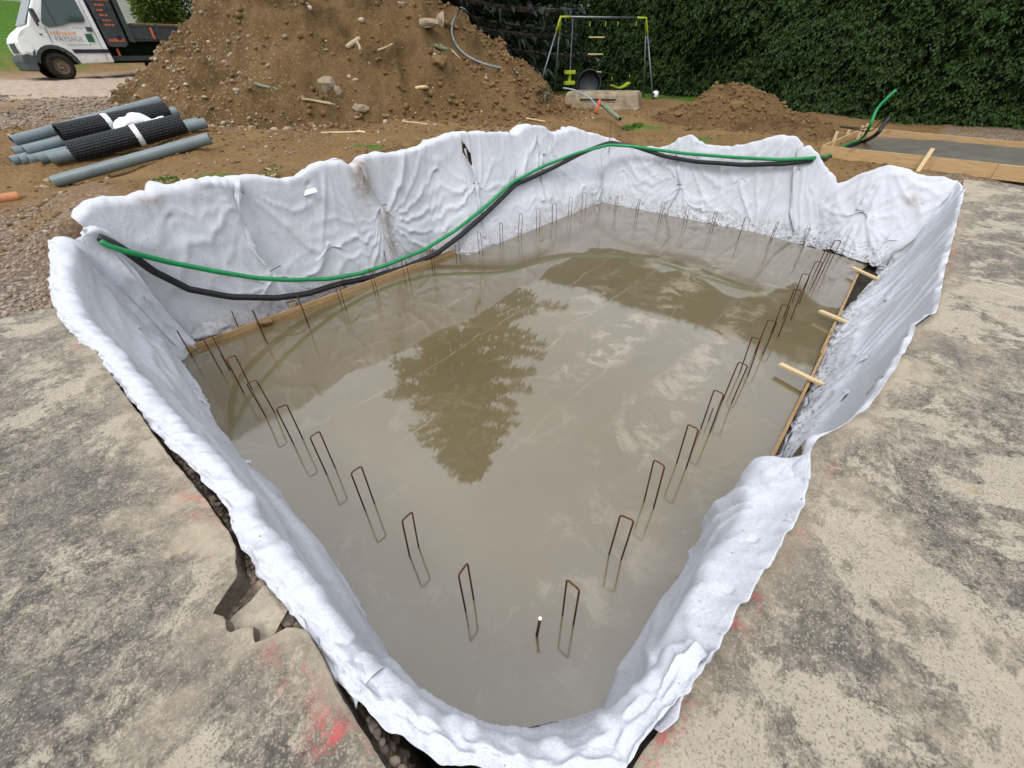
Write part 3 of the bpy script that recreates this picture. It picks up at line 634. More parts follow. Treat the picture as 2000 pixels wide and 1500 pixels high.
    for q, (ax_, ay_, bx_, by_, sag, A_) in enumerate(swags):
        i0, j0 = np.unravel_index(np.argmin(((pxs-np.array([ax_, ay_]))**2).sum(-1)), (n, m)); i1, j1 = np.unravel_index(np.argmin(((pxs-np.array([bx_, by_]))**2).sum(-1)), (n, m))
        uu = (Sm-Sm[i0, j0])/(Sm[i1, j1]-Sm[i0, j0]+1e-6); ins = (uu > 0)*(uu < 1); uc = np.clip(uu, 0, 1)
        for l_, (off_, k_) in enumerate(((0, 1.), (.13, .7), (.30, .5))):
            tl_ = Tm[i0, j0]+(Tm[i1, j1]-Tm[i0, j0])*uc+(sag+off_*1.0)*4*uc*(1-uc); wd_ = .028+.02*abs(off_)
            dd_ = Tm-tl_; h_ += ins*A_*k_*np.sin(np.pi*uc)**.5*np.where(dd_ > 0, np.exp(-(dd_/wd_)**2), np.exp(-(dd_/(wd_*2.2))**2))
    pn = fbm(Sm*3.2+slant*Tm*3.2+.5*fbm(Sm, Tm, seed, 2), Tm*.55+seed, seed+.7, 3); pn2 = fbm(Sm*9+slant*Tm*9, Tm*1.6, seed+2.2, 2)
    if along: pn = fbm(Sm*.4+seed, Tm*3.6+slant*Sm*4+.3*fbm(Sm*.8, Tm*2, seed, 2), seed+.7, 2); pn2 = fbm(Sm*.9, Tm*8+slant*Sm*6, seed+2.2, 2)
    env2 = np.clip(.35+fbm(Sm*.9, Tm*.9, seed+9, 2), 0, 1)
    if along:
        pa_ = fbm(Sm*.8+seed, Tm*3.4+slant*Sm*3, seed+4.1, 1); pb_ = fbm(Sm*2.3-Tm*1.4, Tm*3.5+Sm*.8, seed+6.3, 1); pc_ = fbm(Sm*3.1+Tm*2.2, Tm*2.4-Sm*1.1, seed+8.3, 1)
        h_ += pleat*(1.5*(1-np.abs(pa_))+.35*(1-np.abs(pb_))+.2*(1-np.abs(pc_))-.9)
    h_ += pleat*((1-np.abs(pn)).clip(0, 1)**5*1.6*env2 + .45*(1-np.abs(pn2)).clip(0, 1)**4*env2)
    if en < .5: h_ = h_*sstep(-.03, .12, tt)[None, :]
    h_ = h_*sstep(0, .12, 1-tt)[None, :]*.7+h_*.3 if botpin else h_
    pos = pos + nn*(h_*damp)[..., None]
    tp = np.argmin(np.abs(tt-tpos[toppin])); q_ = np.exp(-np.abs(np.arange(m)-tp*.6)/3.)[None, :]
    sl_ = np.linspace(0, 1, n)*Sm[-1, 0]
    pos[..., 2] += en*q_*(.018*(1-2*np.abs(fbm(sl_*2.2, sl_*0+seed, 3, 3)))+.005*fbm(sl_*14, sl_*0, 1, 2))[:, None]
    pos += nn*(en*q_*(.014*(1-2*np.abs(fbm(sl_*2, sl_*0+seed+5, 8, 3))))[:, None])[..., None]
    T_ = np.broadcast_to(tt[None, :], (n, m)); px2 = proj(pos)
    dv_ = dirty(pos, T_) if dirty else 0*T_; mv = mud(pos, px2) if mud else 0*T_
    gf_ = grid_faces(n, m)
    if holes:
        ce = proj(pos.reshape(-1, 3)[gf_].mean(1)); kill = np.zeros(len(gf_), bool)
        for x0, y0, x1, y1, hw in holes:
            dx, dy = x1-x0, y1-y0; l_ = math.hypot(dx, dy); a_ = ((ce[:, 0]-x0)*dx+(ce[:, 1]-y0)*dy)/l_; p_ = ((ce[:, 0]-x0)*-dy+(ce[:, 1]-y0)*dx)/l_
            kill |= (a_ > 0)*(a_ < l_)*(np.abs(p_) < hw*np.sin(np.pi*np.clip(a_/l_, 0, 1)))
        gf_ = gf_[~kill]
    o = mesh(name, pos.reshape(-1, 3), gf_, 'geotextile', smooth=True, attrs=dict(dirty=dv_.ravel(), mud=mv.ravel()))
    md = o.modifiers.new('sub', 'SUBSURF'); md.levels = 1; md.render_levels = 1
    md = o.modifiers.new('thick', 'SOLIDIFY'); md.thickness = .0015
    tag(o, label, 'fabric', group); CLOTH[name+str(seed)] = (pos, nn); return o

POOLC = (3.5, 2.0, .6)
def lowdirt(a, b_, k=.9): return lambda P_, T_: k*sstep(b_, a, P_[..., 2])
# --- left wall
t1 = [(155, 437, 4.92), (178, 404, 4.96), (230, 396, 4.98), (298, 390, 4.98), (312, 376, 4.98), (345, 374, 4.98), (400, 358, 4.98), (450, 364, 4.98), (490, 350, 4.98), (560, 356, 4.98), (620, 327, 4.98), (660, 322, 4.98), (690, 334, 4.98),
      (712, 310, 4.98), (790, 300, 4.98), (835, 284, 4.98), (900, 265, 4.98), (960, 262, 4.98), (1005, 266, 4.98), (1022, 252, 4.98), (1052, 247, 4.98), (1080, 268, 4.95), (1125, 253, 4.9), (1150, 262, 4.8), (1185, 270, 4.6)]
T1 = np.array([pY(*q) for q in t1]); B1 = np.array([(-.28, 4.84, -.02), (1.5, 4.82, .0), (3.5, 4.80, 0), (3.9, 4.46, -.01), (5.3, 4.37, -.01), (7.68, 4.36, -.01)])
O1 = T1 + np.stack([0*T1[:, 0], .10+.06*np.sin(np.arange(len(T1))*2.1), -.015+.03*np.cos(np.arange(len(T1))*1.7)], 1)
O1[:, 2] = np.maximum(O1[:, 2], ground_h(O1[:, 0], O1[:, 1])+.015)
M1 = .5*(resample(T1, 40)+resample(B1, 40)); M1[:, 1] += .02
PIN1 = [(463, 377), (533, 526), (740, 402), (928, 358), (1170, 353), (330, 420), (640, 470), (1060, 300), (850, 330), (600, 360)]
def mud1(P_, q):
    r = np.exp(-((q[..., 0]-(700+.17*(q[..., 1]-310)*1.0))/16)**2)*sstep(300, 320, q[..., 1])*sstep(430, 330, q[..., 1])
    r = r + .8*np.exp(-((q[..., 0]-(752+.17*(q[..., 1]-400)))/9)**2)*sstep(395, 430, q[..., 1])*sstep(510, 480, q[..., 1])
    r = r + np.exp(-((q[..., 0]-290)/26)**2-((q[..., 1]-392)/8)**2) + .25*sstep(.35, .0, P_[..., 2]); return np.clip(r, 0, 1)
sheet('geotextile_sheet', [O1, T1, M1, B1], [0, .08, .5, 1], 349, 70, POOLC, 'long white geotextile sheet pinned to the left pit wall behind the conduits', PIN1, ex=(.07, .05), seed=1, lin=True, holes=[(901, 276, 924, 326, 6)], swags=[(205, 420, 463, 377, .16, .012), (463, 377, 742, 402, .20, .010), (742, 402, 928, 358, .10, .014), (928, 358, 1170, 353, .16, .016)], fans=[(463, 377, .065, .85, 19), (533, 526, .05, .6, 15), (740, 402, .07, .95, 21), (928, 358, .065, .8, 21), (1170, 353, .05, .7, 17), (1060, 300, .04, .55, 15), (1050, 255, .05, .8, 17), (640, 325, .035, .6, 13), (205, 420, .04, .6, 11), (790, 530, .03, .4, 13), (975, 450, .03, .5, 15)], rag=(.05, .01), mud=mud1, dirty=lowdirt(.02, .30, .6))
# --- far wall
t2 = [(1178, 270), (1220, 283), (1268, 292), (1300, 289), (1330, 275), (1347, 264), (1366, 280), (1395, 290), (1430, 289), (1480, 277), (1520, 273), (1555, 271), (1566, 290), (1578, 287), (1592, 305), (1608, 330), (1632, 360), (1655, 378)]
T2 = np.array([pX(*q, 7.98) for q in t2]); B2 = np.array([(7.65, 4.42, -.01), (7.64, 2.9, -.01), (7.62, 1.5, -.01), (7.62, 1.0, .0), (7.70, .50, .03)])
O2 = T2 + np.stack([.12+.05*np.sin(np.arange(len(T2))*1.9), 0*T2[:, 0], .0*T2[:, 0]], 1); O2[:, 2] = np.maximum(ground_h(O2[:, 0], O2[:, 1])+.02, O2[:, 2]-.12)
M2 = .5*(resample(T2, 30)+resample(B2, 30)); M2[:, 0] += .02
sheet('geotextile_sheet', [O2, T2, M2, B2], [0, .08, .5, 1], 229, 64, POOLC, 'white geotextile sheet hung over the far pit wall below the hedge', [(1333, 360), (1220, 330), (1450, 345), (1560, 330), (1400, 420)], ex=(.09, .05), seed=2, lin=True, swags=[(1220, 290, 1333, 330, .12, .022), (1347, 268, 1555, 280, .22, .022), (1333, 361, 1450, 345, .08, .02)], slant=.5, pleat=.022, fans=[(1333, 360, .06, .7, 19), (1345, 266, .06, .9, 19), (1555, 272, .075, 1.3, 23), (1220, 285, .05, .8, 17), (1480, 440, .06, .9, 19), (1375, 440, .05, .7, 17)], rag=(.04, .015), dirty=lowdirt(.03, .32))
# --- far right corner and right wall
t3 = [(1606, 378, 7.98), (1632, 366, 7.97), (1680, 346, 7.98), (1735, 327, 7.98), (1790, 345, 7.98), (1840, 354, 7.96), (1872, 360, 7.95)]
T3 = [pX(*q) for q in t3] + [np.array([x, right_edge(x)-.030, .958]) for x in np.arange(7.7, .75, -.1)]
B3 = [pz(1580, 466, .04), pz(1592, 468, .03), pz(1625, 482, .03), pz(1660, 497, .03), pz(1700, 513, .03), np.array([6.95, -.70, .02]), pz(1700, 560, .02), pz(1685, 585, .02), pz(1650, 625, .02), pz(1640, 662, .02), pz(1618, 690, .02), pz(1600, 755, .02), pz(1560, 838, .02), np.array([2.0, -.56, .02]), np.array([1.2, -.50, .02])]
T3 = np.array(T3); B3 = np.array(B3)
nn3 = 60; T3r = resample(T3, nn3)
# match columns: corner of the sheet at about 3/8 of the top
def two_part(A, ia, n1_, n2_): return np.concatenate([resample(A[:ia+1], n1_)[:-1], resample(A[ia:], n2_)])
T3r = two_part(T3, 6, 22, 50); B3r = two_part(B3, 5, 22, 50)
O3 = T3r.copy(); O3[:21, 0] += .10; O3[:21, 2] -= .02; O3[21:, 2] += .002; O3[21:, 1] -= .004
M3 = .5*(T3r+B3r)+np.array([0, 0, -.05])
M3[21:, 1] += -.03
sheet('geotextile_sheet', [O3, T3r, M3, B3r], [0, .06, .5, 1], 331, 58, POOLC, 'white geotextile sheet wrapping the far right corner and right pit wall', [(1687, 411), (1800, 400), (1760, 470), (1745, 585), (1660, 760), (1700, 690), (1640, 850)], ex=(.08, .05), seed=3, lin=True, swags=[(1640, 372, 1690, 411, .06, .02), (1735, 330, 1870, 365, .14, .022)], en=.35, slant=-.6, pleat=.022, fans=[(1687, 411, .065, .7, 19), (1735, 328, .06, 1.0, 17), (1875, 362, .07, 1.3, 21), (1655, 630, .06, .9, 17), (1640, 670, .05, .8, 17), (1620, 760, .055, .8, 15), (1720, 600, .04, .8, 13), (1690, 500, .04, .5, 15)], rag=(.004, .05), dirty=lowdirt(.05, .35, 1.), mud=lambda P_, q: np.exp(-((q[..., 0]-1785)/16)**2-((q[..., 1]-392)/12)**2))
# --- near right sheet, bulging into the pit
T5 = np.array([(x, right_edge(x)-.048, .960) for x in np.arange(1.24, -.2, -.05)])
K5 = np.array([(1.21, -.47, .86), (.9, -.52, .88), (.5, -.50, .88), (.1, -.49, .88), (-.16, -.49, .88)])
M5 = np.array([(1.17, -.40, .55), (.85, -.40, .45), (.5, -.40, .45), (.2, -.405, .5), (-.05, -.44, .5)])
B5 = np.array([(1.04, -.355, -.02), (.75, -.34, -.02), (.45, -.34, -.02), (.2, -.36, -.02), (.0, -.38, -.02)])
sheet('geotextile_sheet', [T5, K5, M5, B5], [0, .15, .5, 1], 121, 64, (1, 2, .6), 'short white geotextile sheet bulging below the right terrace edge near the camera', [(1430, 1160), (1480, 1060), (1380, 1290)], ex=(.06, .06), toppin=0, seed=5, lin=True, en=.3, along=True, slant=.3, pleat=.028, fans=[(1545, 1000, .05, .7, 11), (1340, 1380, .06, .6, 11)], rag=(.006, .01), lump=.010, dirty=lambda P_, T_: .12+0*T_)
# --- near corner sheet folded over
ang = np.linspace(0, 1, 12)
T6 = np.array([(-.69, .42, .88), (-.67, .22, .88), (-.64, .06, .88), (-.58, -.13, .88), (-.45, -.36, .88), (-.28, -.515, .93), (-.05, -.545, .955), (.12, -.57, .958)])
K6 = np.array([(-.61, .45, .88), (-.595, .22, .87), (-.565, .04, .86), (-.50, -.13, .86), (-.40, -.30, .86), (-.25, -.425, .87), (-.05, -.475, .90), (.12, -.505, .92)])
M6 = np.array([(-.545, .48, .5), (-.53, .26, .5), (-.49, .09, .5), (-.41, -.07, .5), (-.31, -.21, .5), (-.17, -.345, .5), (.0, -.43, .5), (.18, -.455, .5)])
B6 = np.array([(-.46, .55, -.02), (-.46, .32, -.02), (-.42, .14, -.02), (-.30, -.04, -.02), (-.19, -.15, -.02), (-.05, -.27, -.02), (.10, -.38, -.02), (.24, -.40, -.02)])
sheet('geotextile_sheet', [T6, K6, M6, B6], [0, .27, .6, 1], 121, 70, (1, 2, .6), 'white geotextile sheet folded over the near corner of the pit', (), ex=(.06, .03), toppin=1, seed=6, lin=True, en=.25, along=True, slant=.2, pleat=.022, fans=[(1300, 1400, .03, .35, 7)], rag=(.02, .01), lump=.010, dirty=lambda P_, T_: .08+0*T_)
# --- near left sheet along the left terrace
t7 = [(150, 458, 1.30), (150, 458, 1.30), (110, 480, 1.20), (106, 560, 1.06), (135, 640, .95), (190, 712, .88), (250, 775, .89), (330, 885, .885), (400, 965, .88), (440, 1005, .88), (470, 1075, .88), (560, 1190, .88), (640, 1310, .87), (700, 1392, .87)]
T7 = np.array([pz(*q) for q in t7]); T7[0] = pY(200, 462, 4.80); T7[1] = pY(160, 452, 4.74)
T7[5:, 0] = left_edge(T7[5:, 1])+np.array([.012, .02, .045, .06, .065, .07, .055, .03, .03]); T7[10, 0] = -.66; T7[11, 0] = -.645
y7 = T7[:, 1]; B7 = np.array([(.12, 4.78, .03), (-.10, 4.77, .01), (-.27, 4.6, 0), (-.285, 4.2, -.02), (-.34, 3.6, -.02), (-.37, 3.1, -.02), (-.375, 2.6, -.02), (-.37, 2.1, -.02), (-.385, 1.7, -.02), (-.40, 1.4, -.02), (-.42, 1.1, -.02), (-.445, .8, -.02), (-.46, .5, -.02), (-.465, .28, -.02)])
K7 = T7.copy(); K7[:, 2] += np.array([.02, .02, .03, .04, .04, .04, .035, .03, .03, .03, .03, .03, .03, .03]); K7[:, 0] = np.minimum(T7[:, 0] + np.array([.02, .05, .08, .08, .07, .06, .06, .055, .055, .055, .055, .055, .05, .05]), B7[:, 0]-.05)
K7[:, 1] = .7*T7[:, 1]+.3*B7[:, 1]
M7 = .45*K7+.55*B7
sheet('geotextile_sheet', [T7, K7, M7, B7], [0, .22, .6, 1], 373, 64, (2, 2, .6), 'white geotextile sheet folded along the left terrace edge', [(480, 900), (380, 780), (600, 1120), (260, 640), (560, 1040), (690, 1270)], ex=(.06, .05), toppin=1, seed=7, lin=True, en=.25, along=True, slant=.12, pleat=.022, fans=[(440, 1000, .035, .35, 7), (205, 470, .03, .7, 9), (390, 660, .03, .4, 13)], rag=(.022, .012), lump=.010, dirty=lambda P_, T_: .10+.5*sstep(.12, .0, P_[..., 2]))

# ================================================================== SPOIL HEAPS
HC = np.array([7.3, 12.3]); HA = math.radians(58); HB = np.array([math.cos(HA), math.sin(HA)]); HL = np.array([-HB[1], HB[0]])
def heap_raw(x, y):
    a = (x-HC[0])*HL[0]+(y-HC[1])*HL[1]; b_ = (x-HC[0])*HB[0]+(y-HC[1])*HB[1]
    wob = .55*fbm(x*.45, y*.45, 1, 3); r = np.sqrt(a*a+(1.25*b_)**2+.35)
    z = 5.15-.6*r+.45*wob + .24*fbm(x*1.3, y*1.3, 4, 3) + .10*fbm(x*4.2, y*4.2, 6, 3) - .07*np.abs(fbm(x*2.6, y*2.6, 8, 3))
    z = z-.35*sstep(-4.2, -6.2, a); gul = fbm(a*1.6+.3*b_, b_*.35, 3, 3); z = z-.16*np.abs(gul)
    z = z + .28*np.exp(-((a+2.2)/.9)**2-((b_+2.4)/.35)**2)*(b_ < -1.9)*1.0      # slipped shelf on the face
    foot = ground_h(x, y) + .16*np.exp(-((z-1.6)/.35)**2)
    return z, foot, a, b_
MC = np.array([11.75, 3.45])
def mound_raw(x, y):
    r = np.sqrt(((x-MC[0])*1.0)**2+((y-MC[1])/1.25)**2+.02)
    return 1.95-.52*r+.10*fbm(x*2.2, y*2.2, 3, 3)+.05*fbm(x*7, y*7, 5, 2)
def surf_h(x, y):
    x = np.asarray(x, float); y = np.asarray(y, float); g_ = ground_h(x, y); z, f_, a, b_ = heap_raw(x, y)
    return np.maximum(np.maximum(g_, z), mound_raw(x, y))
def hit(px, py, t0=2., t1=40.):
    d = ray(px, py); d = d/np.linalg.norm(d); t_ = np.arange(t0, t1, .02); P_ = CAM+d*t_[:, None]
    k = np.nonzero(P_[:, 2] < surf_h(P_[:, 0], P_[:, 1]))[0]
    return P_[k[0]] if len(k) else P_[-1]
def heap_mesh(name, fn, ax, ay, label, stony=None):
    X_, Y_ = np.meshgrid(ax, ay, indexing='ij'); z = fn(X_, Y_); g_ = ground_h(X_, Y_); ok = z > g_-.12
    idx = -np.ones(X_.shape, int); F_ = grid_faces(*X_.shape); keep = ok.ravel()[F_].all(1); F_ = F_[keep]
    u_ = np.unique(F_); mp = np.zeros(X_.size, int); mp[u_] = np.arange(len(u_)); vv = np.stack([X_, Y_, z], -1).reshape(-1, 3)[u_]
    st_ = (stony(X_, Y_) if stony else 0*X_).ravel()[u_]
    o = mesh(name, vv, mp[F_], 'heap', smooth=True, attrs=dict(stony=st_)); tag(o, label, 'dirt pile'); return o
def stony_(x, y): _, _, a, b_ = heap_raw(x, y); return np.clip(sstep(.5, 3, a+.8*fbm(x, y, 0, 2))+.25, 0, 1)
heap_mesh('dirt_pile', lambda x, y: heap_raw(x, y)[0], np.arange(-.5, 15.5, .055), np.arange(3.5, 20.5, .055), 'tall brown spoil heap of stony excavated earth', stony_)
heap_mesh('dirt_pile', mound_raw, np.arange(8.8, 14.6, .05), np.arange(.2, 6.8, .05), 'low ochre soil mound in front of the clipped hedge')

# stones and clods lying on the heaps and the bare ground (uncountable)
def scatter(n, xr, yr, wt, lo, hi, pw, mat, name, sink=.25, flat=.7):
    x = rng.uniform(*xr, n); y = rng.uniform(*yr, n); k = rng.random(n) < wt(x, y); x, y = x[k], y[k]
    s = lo+(hi-lo)*rng.random(len(x))**pw; z = surf_h(x, y)+s*(flat-sink)*.5
    return stones(name, np.stack([x, y, z], 1), s, mat, flat=flat)
def w_heap(x, y):
    z, f_, a, b_ = heap_raw(x, y); on = z > ground_h(x, y)-.05
    toe = np.exp(-((z-ground_h(x, y))/.35)**2)
    return np.where(b_ > .6, 0, on*(.05+.55*sstep(1.4, 3.8, a+.8*fbm(x*.8, y*.8, 2, 2)))+.6*toe*sstep(-2., 2, a)*(a > -6.5)*(z > ground_h(x, y)-.4))
scatter(19000, (0, 12), (4.5, 18), w_heap, .010, .070, 3.6, 'pebbles', 'heap_stones')
def w_clod(x, y):
    z, f_, a, b_ = heap_raw(x, y); d = z-ground_h(x, y)
    return np.where(b_ > .5, 0, .55*(d > -.05)*sstep(-1.0, -4.0, a)+.5*np.exp(-(d/.3)**2)*(a < 1.5)+.14*(d > 0))
scatter(20000, (2.5, 12.5), (3.5, 15), w_clod, .010, .078, 3.2, 'clods', 'heap_clods', flat=.85)
scatter(9000, (9.3, 14.2), (1, 6.2), lambda x, y: np.clip((mound_raw(x, y)-ground_h(x, y)+.08)*1.6, 0, .9), .008, .055, 3.2, 'clods', 'mound_clods', flat=.85)
def w_gr(x, y): return ((y > 5.15) | (x > 8.2))*(y > -.5)*np.clip(.35+.6*fbm(x*1.3, y*1.3, 7, 3), .03, 1)*(heap_raw(x, y)[0] < ground_h(x, y))
scatter(17000, (-1.2, 13), (-.5, 13), w_gr, .006, .038, 3.0, 'clods', 'soil_crumbs', flat=.75)
scatter(5200, (-1.5, 12), (5.2, 13), w_gr, .006, .035, 3.0, 'pebbles', 'surface_pebbles')
scatter(9000, (-2.5, 3.6), (10.8, 18.5), lambda x, y: .75*(fbm(x*.5, y*.5, 2, 3) > -.25)*(heap_raw(x, y)[0] < ground_h(x, y)), .015, .05, 2.2, 'gravel', 'rubble_stones')
for i, (px, py, s, sc, m_, lab) in enumerate([
    (640, 174, .21, (1, .9, .95), 'rock', 'large pale boulder at the foot of the tall spoil heap'),
    (661, 180, .12, (.8, .6, .9), 'rock', 'brown stone leaning beside the large pale boulder'),
    (705, 216, .15, (1.2, .9, .6), 'rock', 'angular tan stone on the bare soil in front of the heap'),
    (696, 211, .09, (1, .8, .8), 'rock', 'small tan stone touching the angular stone'),
    (832, 45, .26, (1.3, .9, .4), 'rock', 'flat stone slab jutting from the upper right face of the heap'),
    (862, 42, .20, (.5, .8, 1.1), 'rock', 'upright slab fragment near the top right of the heap'),
    (853, 120, .26, (1.2, .8, .5), 'clods', 'big rounded earth clod below the green stub on the heap'),
    (780, 8, .20, (1.6, .6, .4), 'rock', 'pale stone slab near the top of the heap'),
    (570, 602, .0, (1, 1, 1), 'rock', None),
    (1145, 232, .06, (1, 1, .7), 'rock', 'small pale stone by the rim beyond the left sheet'),
    (95, 352, .08, (1.2, .8, .5), 'rock', 'pale cobble beside the left end of the front pipe'),
    (86, 365, .07, (1.3, .8, .5), 'rock', 'flat pale cobble below the left end of the front pipe'),
    (1325, 223, .12, (1.2, 1, .7), 'clods', 'large clod at the left toe of the soil mound'),
    (1444, 182, .13, (1, 1, .8), 'clods', 'large clod crowning the soil mound'),
    (1440, 205, .15, (1.2, 1, .7), 'clods', 'large ochre clod on the face of the soil mound')]):
    if not s: continue
    p = hit(px, py); rock('stone', p+np.array([0, 0, s*sc[2]*(.25 if i in (0, 1, 2, 3) else -.05)]), s, m_, lab, 'stone' if m_ == 'rock' else 'clod', seed=20+i, scale=sc, rz=i*1.3)

# ================================================================== REINFORCEMENT HOOPS
def hoop(name, c, axis_, h, lab, group, lean=(0, 0), wd=.075, r=.0052):
    ax = np.array(axis_, float); p = []; c = np.array([c[0], c[1], 0.])
    for k in range(2): pass
    rr = .018
    p.append(c-ax*wd/2+np.array([0, 0, -.05])); p.append(c-ax*wd/2+np.array([0, 0, h-rr]))
    for a in (25, 50, 75): p.append(c-ax*(wd/2-rr+rr*math.cos(math.radians(a)))+np.array([0, 0, h-rr+rr*math.sin(math.radians(a))]))
    for a in (75, 50, 25): p.append(c+ax*(wd/2-rr+rr*math.cos(math.radians(a)))+np.array([0, 0, h-rr+rr*math.sin(math.radians(a))]))
    p.append(c+ax*wd/2+np.array([0, 0, h-rr])); p.append(c+ax*wd/2+np.array([0, 0, -.05]))
    p = [q+np.array([lean[0], lean[1], 0])*max(q[2], 0) for q in p]
    o = MB().tube(p, r, 6).build(name, 'rust', smooth=True, loc=c); return tag(o, lab, 'rebar', group)
ORD = 'first second third fourth fifth sixth seventh eighth ninth tenth eleventh twelfth thirteenth fourteenth fifteenth'.split()
r_ = np.random.default_rng(11); jl = lambda: tuple(r_.normal(0, .035, 2))
GRP = 'rusty rebar hoops standing in the wet slab'
for k in range(8): hoop('rebar_hoop', (.01+r_.normal(0, .006), .5+.5*k), (1, r_.normal(0, .12), 0), .39+r_.normal(0, .012), f'{ORD[k]} rusty rebar hoop from the near corner along the left terrace side', GRP, jl())
for k in range(14): hoop('rebar_hoop', (.31+.486*k, .03+r_.normal(0, .008)), (r_.normal(0, .12), 1, 0), (.41 if k < 7 else .37)+r_.normal(0, .012), f'{ORD[k]} rusty rebar hoop from the near corner along the right side', GRP, jl())
for k in range(14): hoop('rebar_hoop', (.52+.482*k, 4.22+r_.normal(0, .012)), (r_.normal(0, .2), 1, 0), .36+r_.normal(0, .015), f'{ORD[k]} rusty rebar hoop from the left corner along the conduit side', GRP, jl(), r=.0042)
for k in range(8): hoop('rebar_hoop', (7.1+r_.normal(0, .02), 3.7-.468*k), (1, r_.normal(0, .2), 0), .34+r_.normal(0, .015), f'{ORD[k]} rusty rebar hoop from the far corner along the far wall', GRP, jl(), r=.0040)
def rod(px0, py0, px1, py1, z0, lab, r=.006, cap=None):
    a = pz(px0, py0, z0); d = ray(px1, py1); k = ((a-CAM)[:2]@d[:2])/(d[:2]@d[:2]); b_ = CAM+d*k
    o = MB().tube([a-np.array([0, 0, .06]), b_], r, 6).build('rebar_rod', 'rust', smooth=True); tag(o, lab, 'rebar')
    if cap: MB().tube([b_-(b_-a)*.02, b_+(b_-a)*.01], r*1.25, 8).build('cap', cap, o)
    return o
rod(376, 697, 346, 646, .0, 'leaning rusty rod behind the left end of the left shutter board')
rod(467, 645, 452, 607, .0, 'rusty rod beside the crumpled fabric behind the left board')
rod(561, 595, 554, 564, .0, 'dark rod standing next to the stone behind the left board')
rod(672, 560, 667, 536, .02, 'short rusty rod in front of the green conduit')
rod(757, 530, 750, 490, .02, 'rusty rod crossing the green conduit near the board end')
rod(1047, 1241, 1055, 1208, .0, 'single stubby rebar with white tip at the near corner', .008, 'white')
rod(449, 724, 431, 692, .0, 'short rebar stub inside the last hoop at the left corner', .005)
rod(1384, 822, 1393, 797, .0, 'short bent rebar stub inside a right-hand hoop', .004)

# ================================================================== SHUTTER BOARDS ROUND THE SLAB
def plank(name, a, b_, wd, ht, mat, lab, cat='board', group=None, parent=None, jit=.002):
    o = MB().bar(a, b_, wd, ht, jit=jit).build(name, mat, parent, bevel=.002)
    # local frame so that the grain runs along the board
    d = Vector(b_)-Vector(a); mat4 = Matrix.Translation(Vector(a)) @ d.to_track_quat('X', 'Z').to_matrix().to_4x4()
    o.data.transform(mat4.inverted()); o.matrix_world = mat4 if parent is None else parent.matrix_basis.inverted() @ mat4
    return tag(o, lab, cat, group) if lab else o
plank('shutter_board', (-.245, 4.70, -.01), (3.66, 4.575, -.01), .027, .15, 'wet_board', 'long wooden shutter board along the left edge of the slab')
plank('shutter_board', (4.02, -.437, -.025), (6.72, -.38, -.025), .027, .17, 'wet_board', 'far wooden shutter board along the right edge of the slab')
plank('shutter_board', (1.55, -.475, -.02), (4.12, -.452, -.02), .027, .17, 'wet_board', 'near wooden shutter board along the right edge of the slab')
for k, (p, q, lab) in enumerate([((1523, 711), (1630, 762), 'nearest batten laid across the right shutter board'), ((1601, 607), (1686, 643), 'middle batten laid across the right shutter board'), ((1664, 522), (1716, 546), 'farthest batten laid across the right shutter board')]):
    a = pz(*p, .085); b_ = pz(*q, .10); plank('batten', a, b_, .045, .026, 'batten', lab, 'batten')
# odds and ends at the slab
p = pz(572, 597, .06); rock('stone', p, .085, 'rock', 'brown stone wedged behind the left shutter board', seed=41, scale=(1, .8, 1.0), rz=.6)
p = pz(520, 632, .05); rock('stone', p+np.array([0, .05, 0]), .07, 'clods', 'earth lump behind the left shutter board', 'clod', seed=44, scale=(1.4, .8, .8))
v = ICO3_V.copy(); v = v*(1+.5*fbm(v[:, 0]*2.4, v[:, 1]*2.4, v[:, 2]*2.4, 3)+.25*(1-np.abs(fbm(v[:, 0]*4, v[:, 1]*4, v[:, 2]*4, 2))))[:, None]*np.array([.26, .10, .09])
c_ = pz(412, 645, .05); o = mesh('crumpled_fabric', v, ICO3_F, 'geotextile', smooth=True, attrs=dict(dirty=np.full(len(v), .45), mud=np.full(len(v), .3))); o.location = c_; o.rotation_euler = (0, 0, -.1); tag(o, 'crumpled muddy heap of geotextile behind the left board end', 'fabric')
c_ = pz(1063, 1424, .03); o = MB().tube([c_+np.array([-.05, .04, -.03]), c_+np.array([.05, -.05, .0])], .025, 10).build('pipe_offcut', 'black_pvc', smooth=False); tag(o, 'black plastic offcut poking from under the near fabric', 'pipe')
c_ = pz(1200, 1385, .03); o = MB().tube([c_+np.array([0, .0, -.05]), c_+np.array([.03, .0, .05])], .02, 10).build('pipe_offcut', 'black_pvc'); tag(o, 'dark pipe stub half hidden by the near right fabric', 'pipe')
# broken concrete by the left terrace
rock('concrete_chunk', pz(503, 1196, .905), .15, 'broken_concrete', 'pale broken concrete chunk lying in the terrace notch', 'concrete', seed=58, scale=(.9, .72, .30), rz=.9, npt=13)
rock('concrete_chunk', pz(560, 1212, .86), .05, 'broken_concrete', 'small broken concrete piece beside the fabric at the notch', 'concrete', seed=56, scale=(1, .8, .6), npt=14)
rock('concrete_chunk', pz(458, 1165, .86), .045, 'broken_concrete', 'small pale rubble piece at the inner side of the notch', 'concrete', seed=57, scale=(1, .8, .6), npt=14)
rock('concrete_chunk', pz(480, 1128, .80), .075, 'grey_rock', 'grey stone wedged in the terrace notch', 'stone', seed=52, scale=(.8, 1.2, .7), rz=.2)
rock('concrete_chunk', pz(540, 1170, .72), .05, 'grey_rock', 'small grey stone below the broken concrete chunk', 'stone', seed=53, scale=(1, 1, .7))
o = MB().bar(pz(520, 1255, .90), pz(548, 1223, .86), .018, .012).build('splinter', 'batten'); tag(o, 'thin wood splinter under the broken concrete chunk', 'wood')

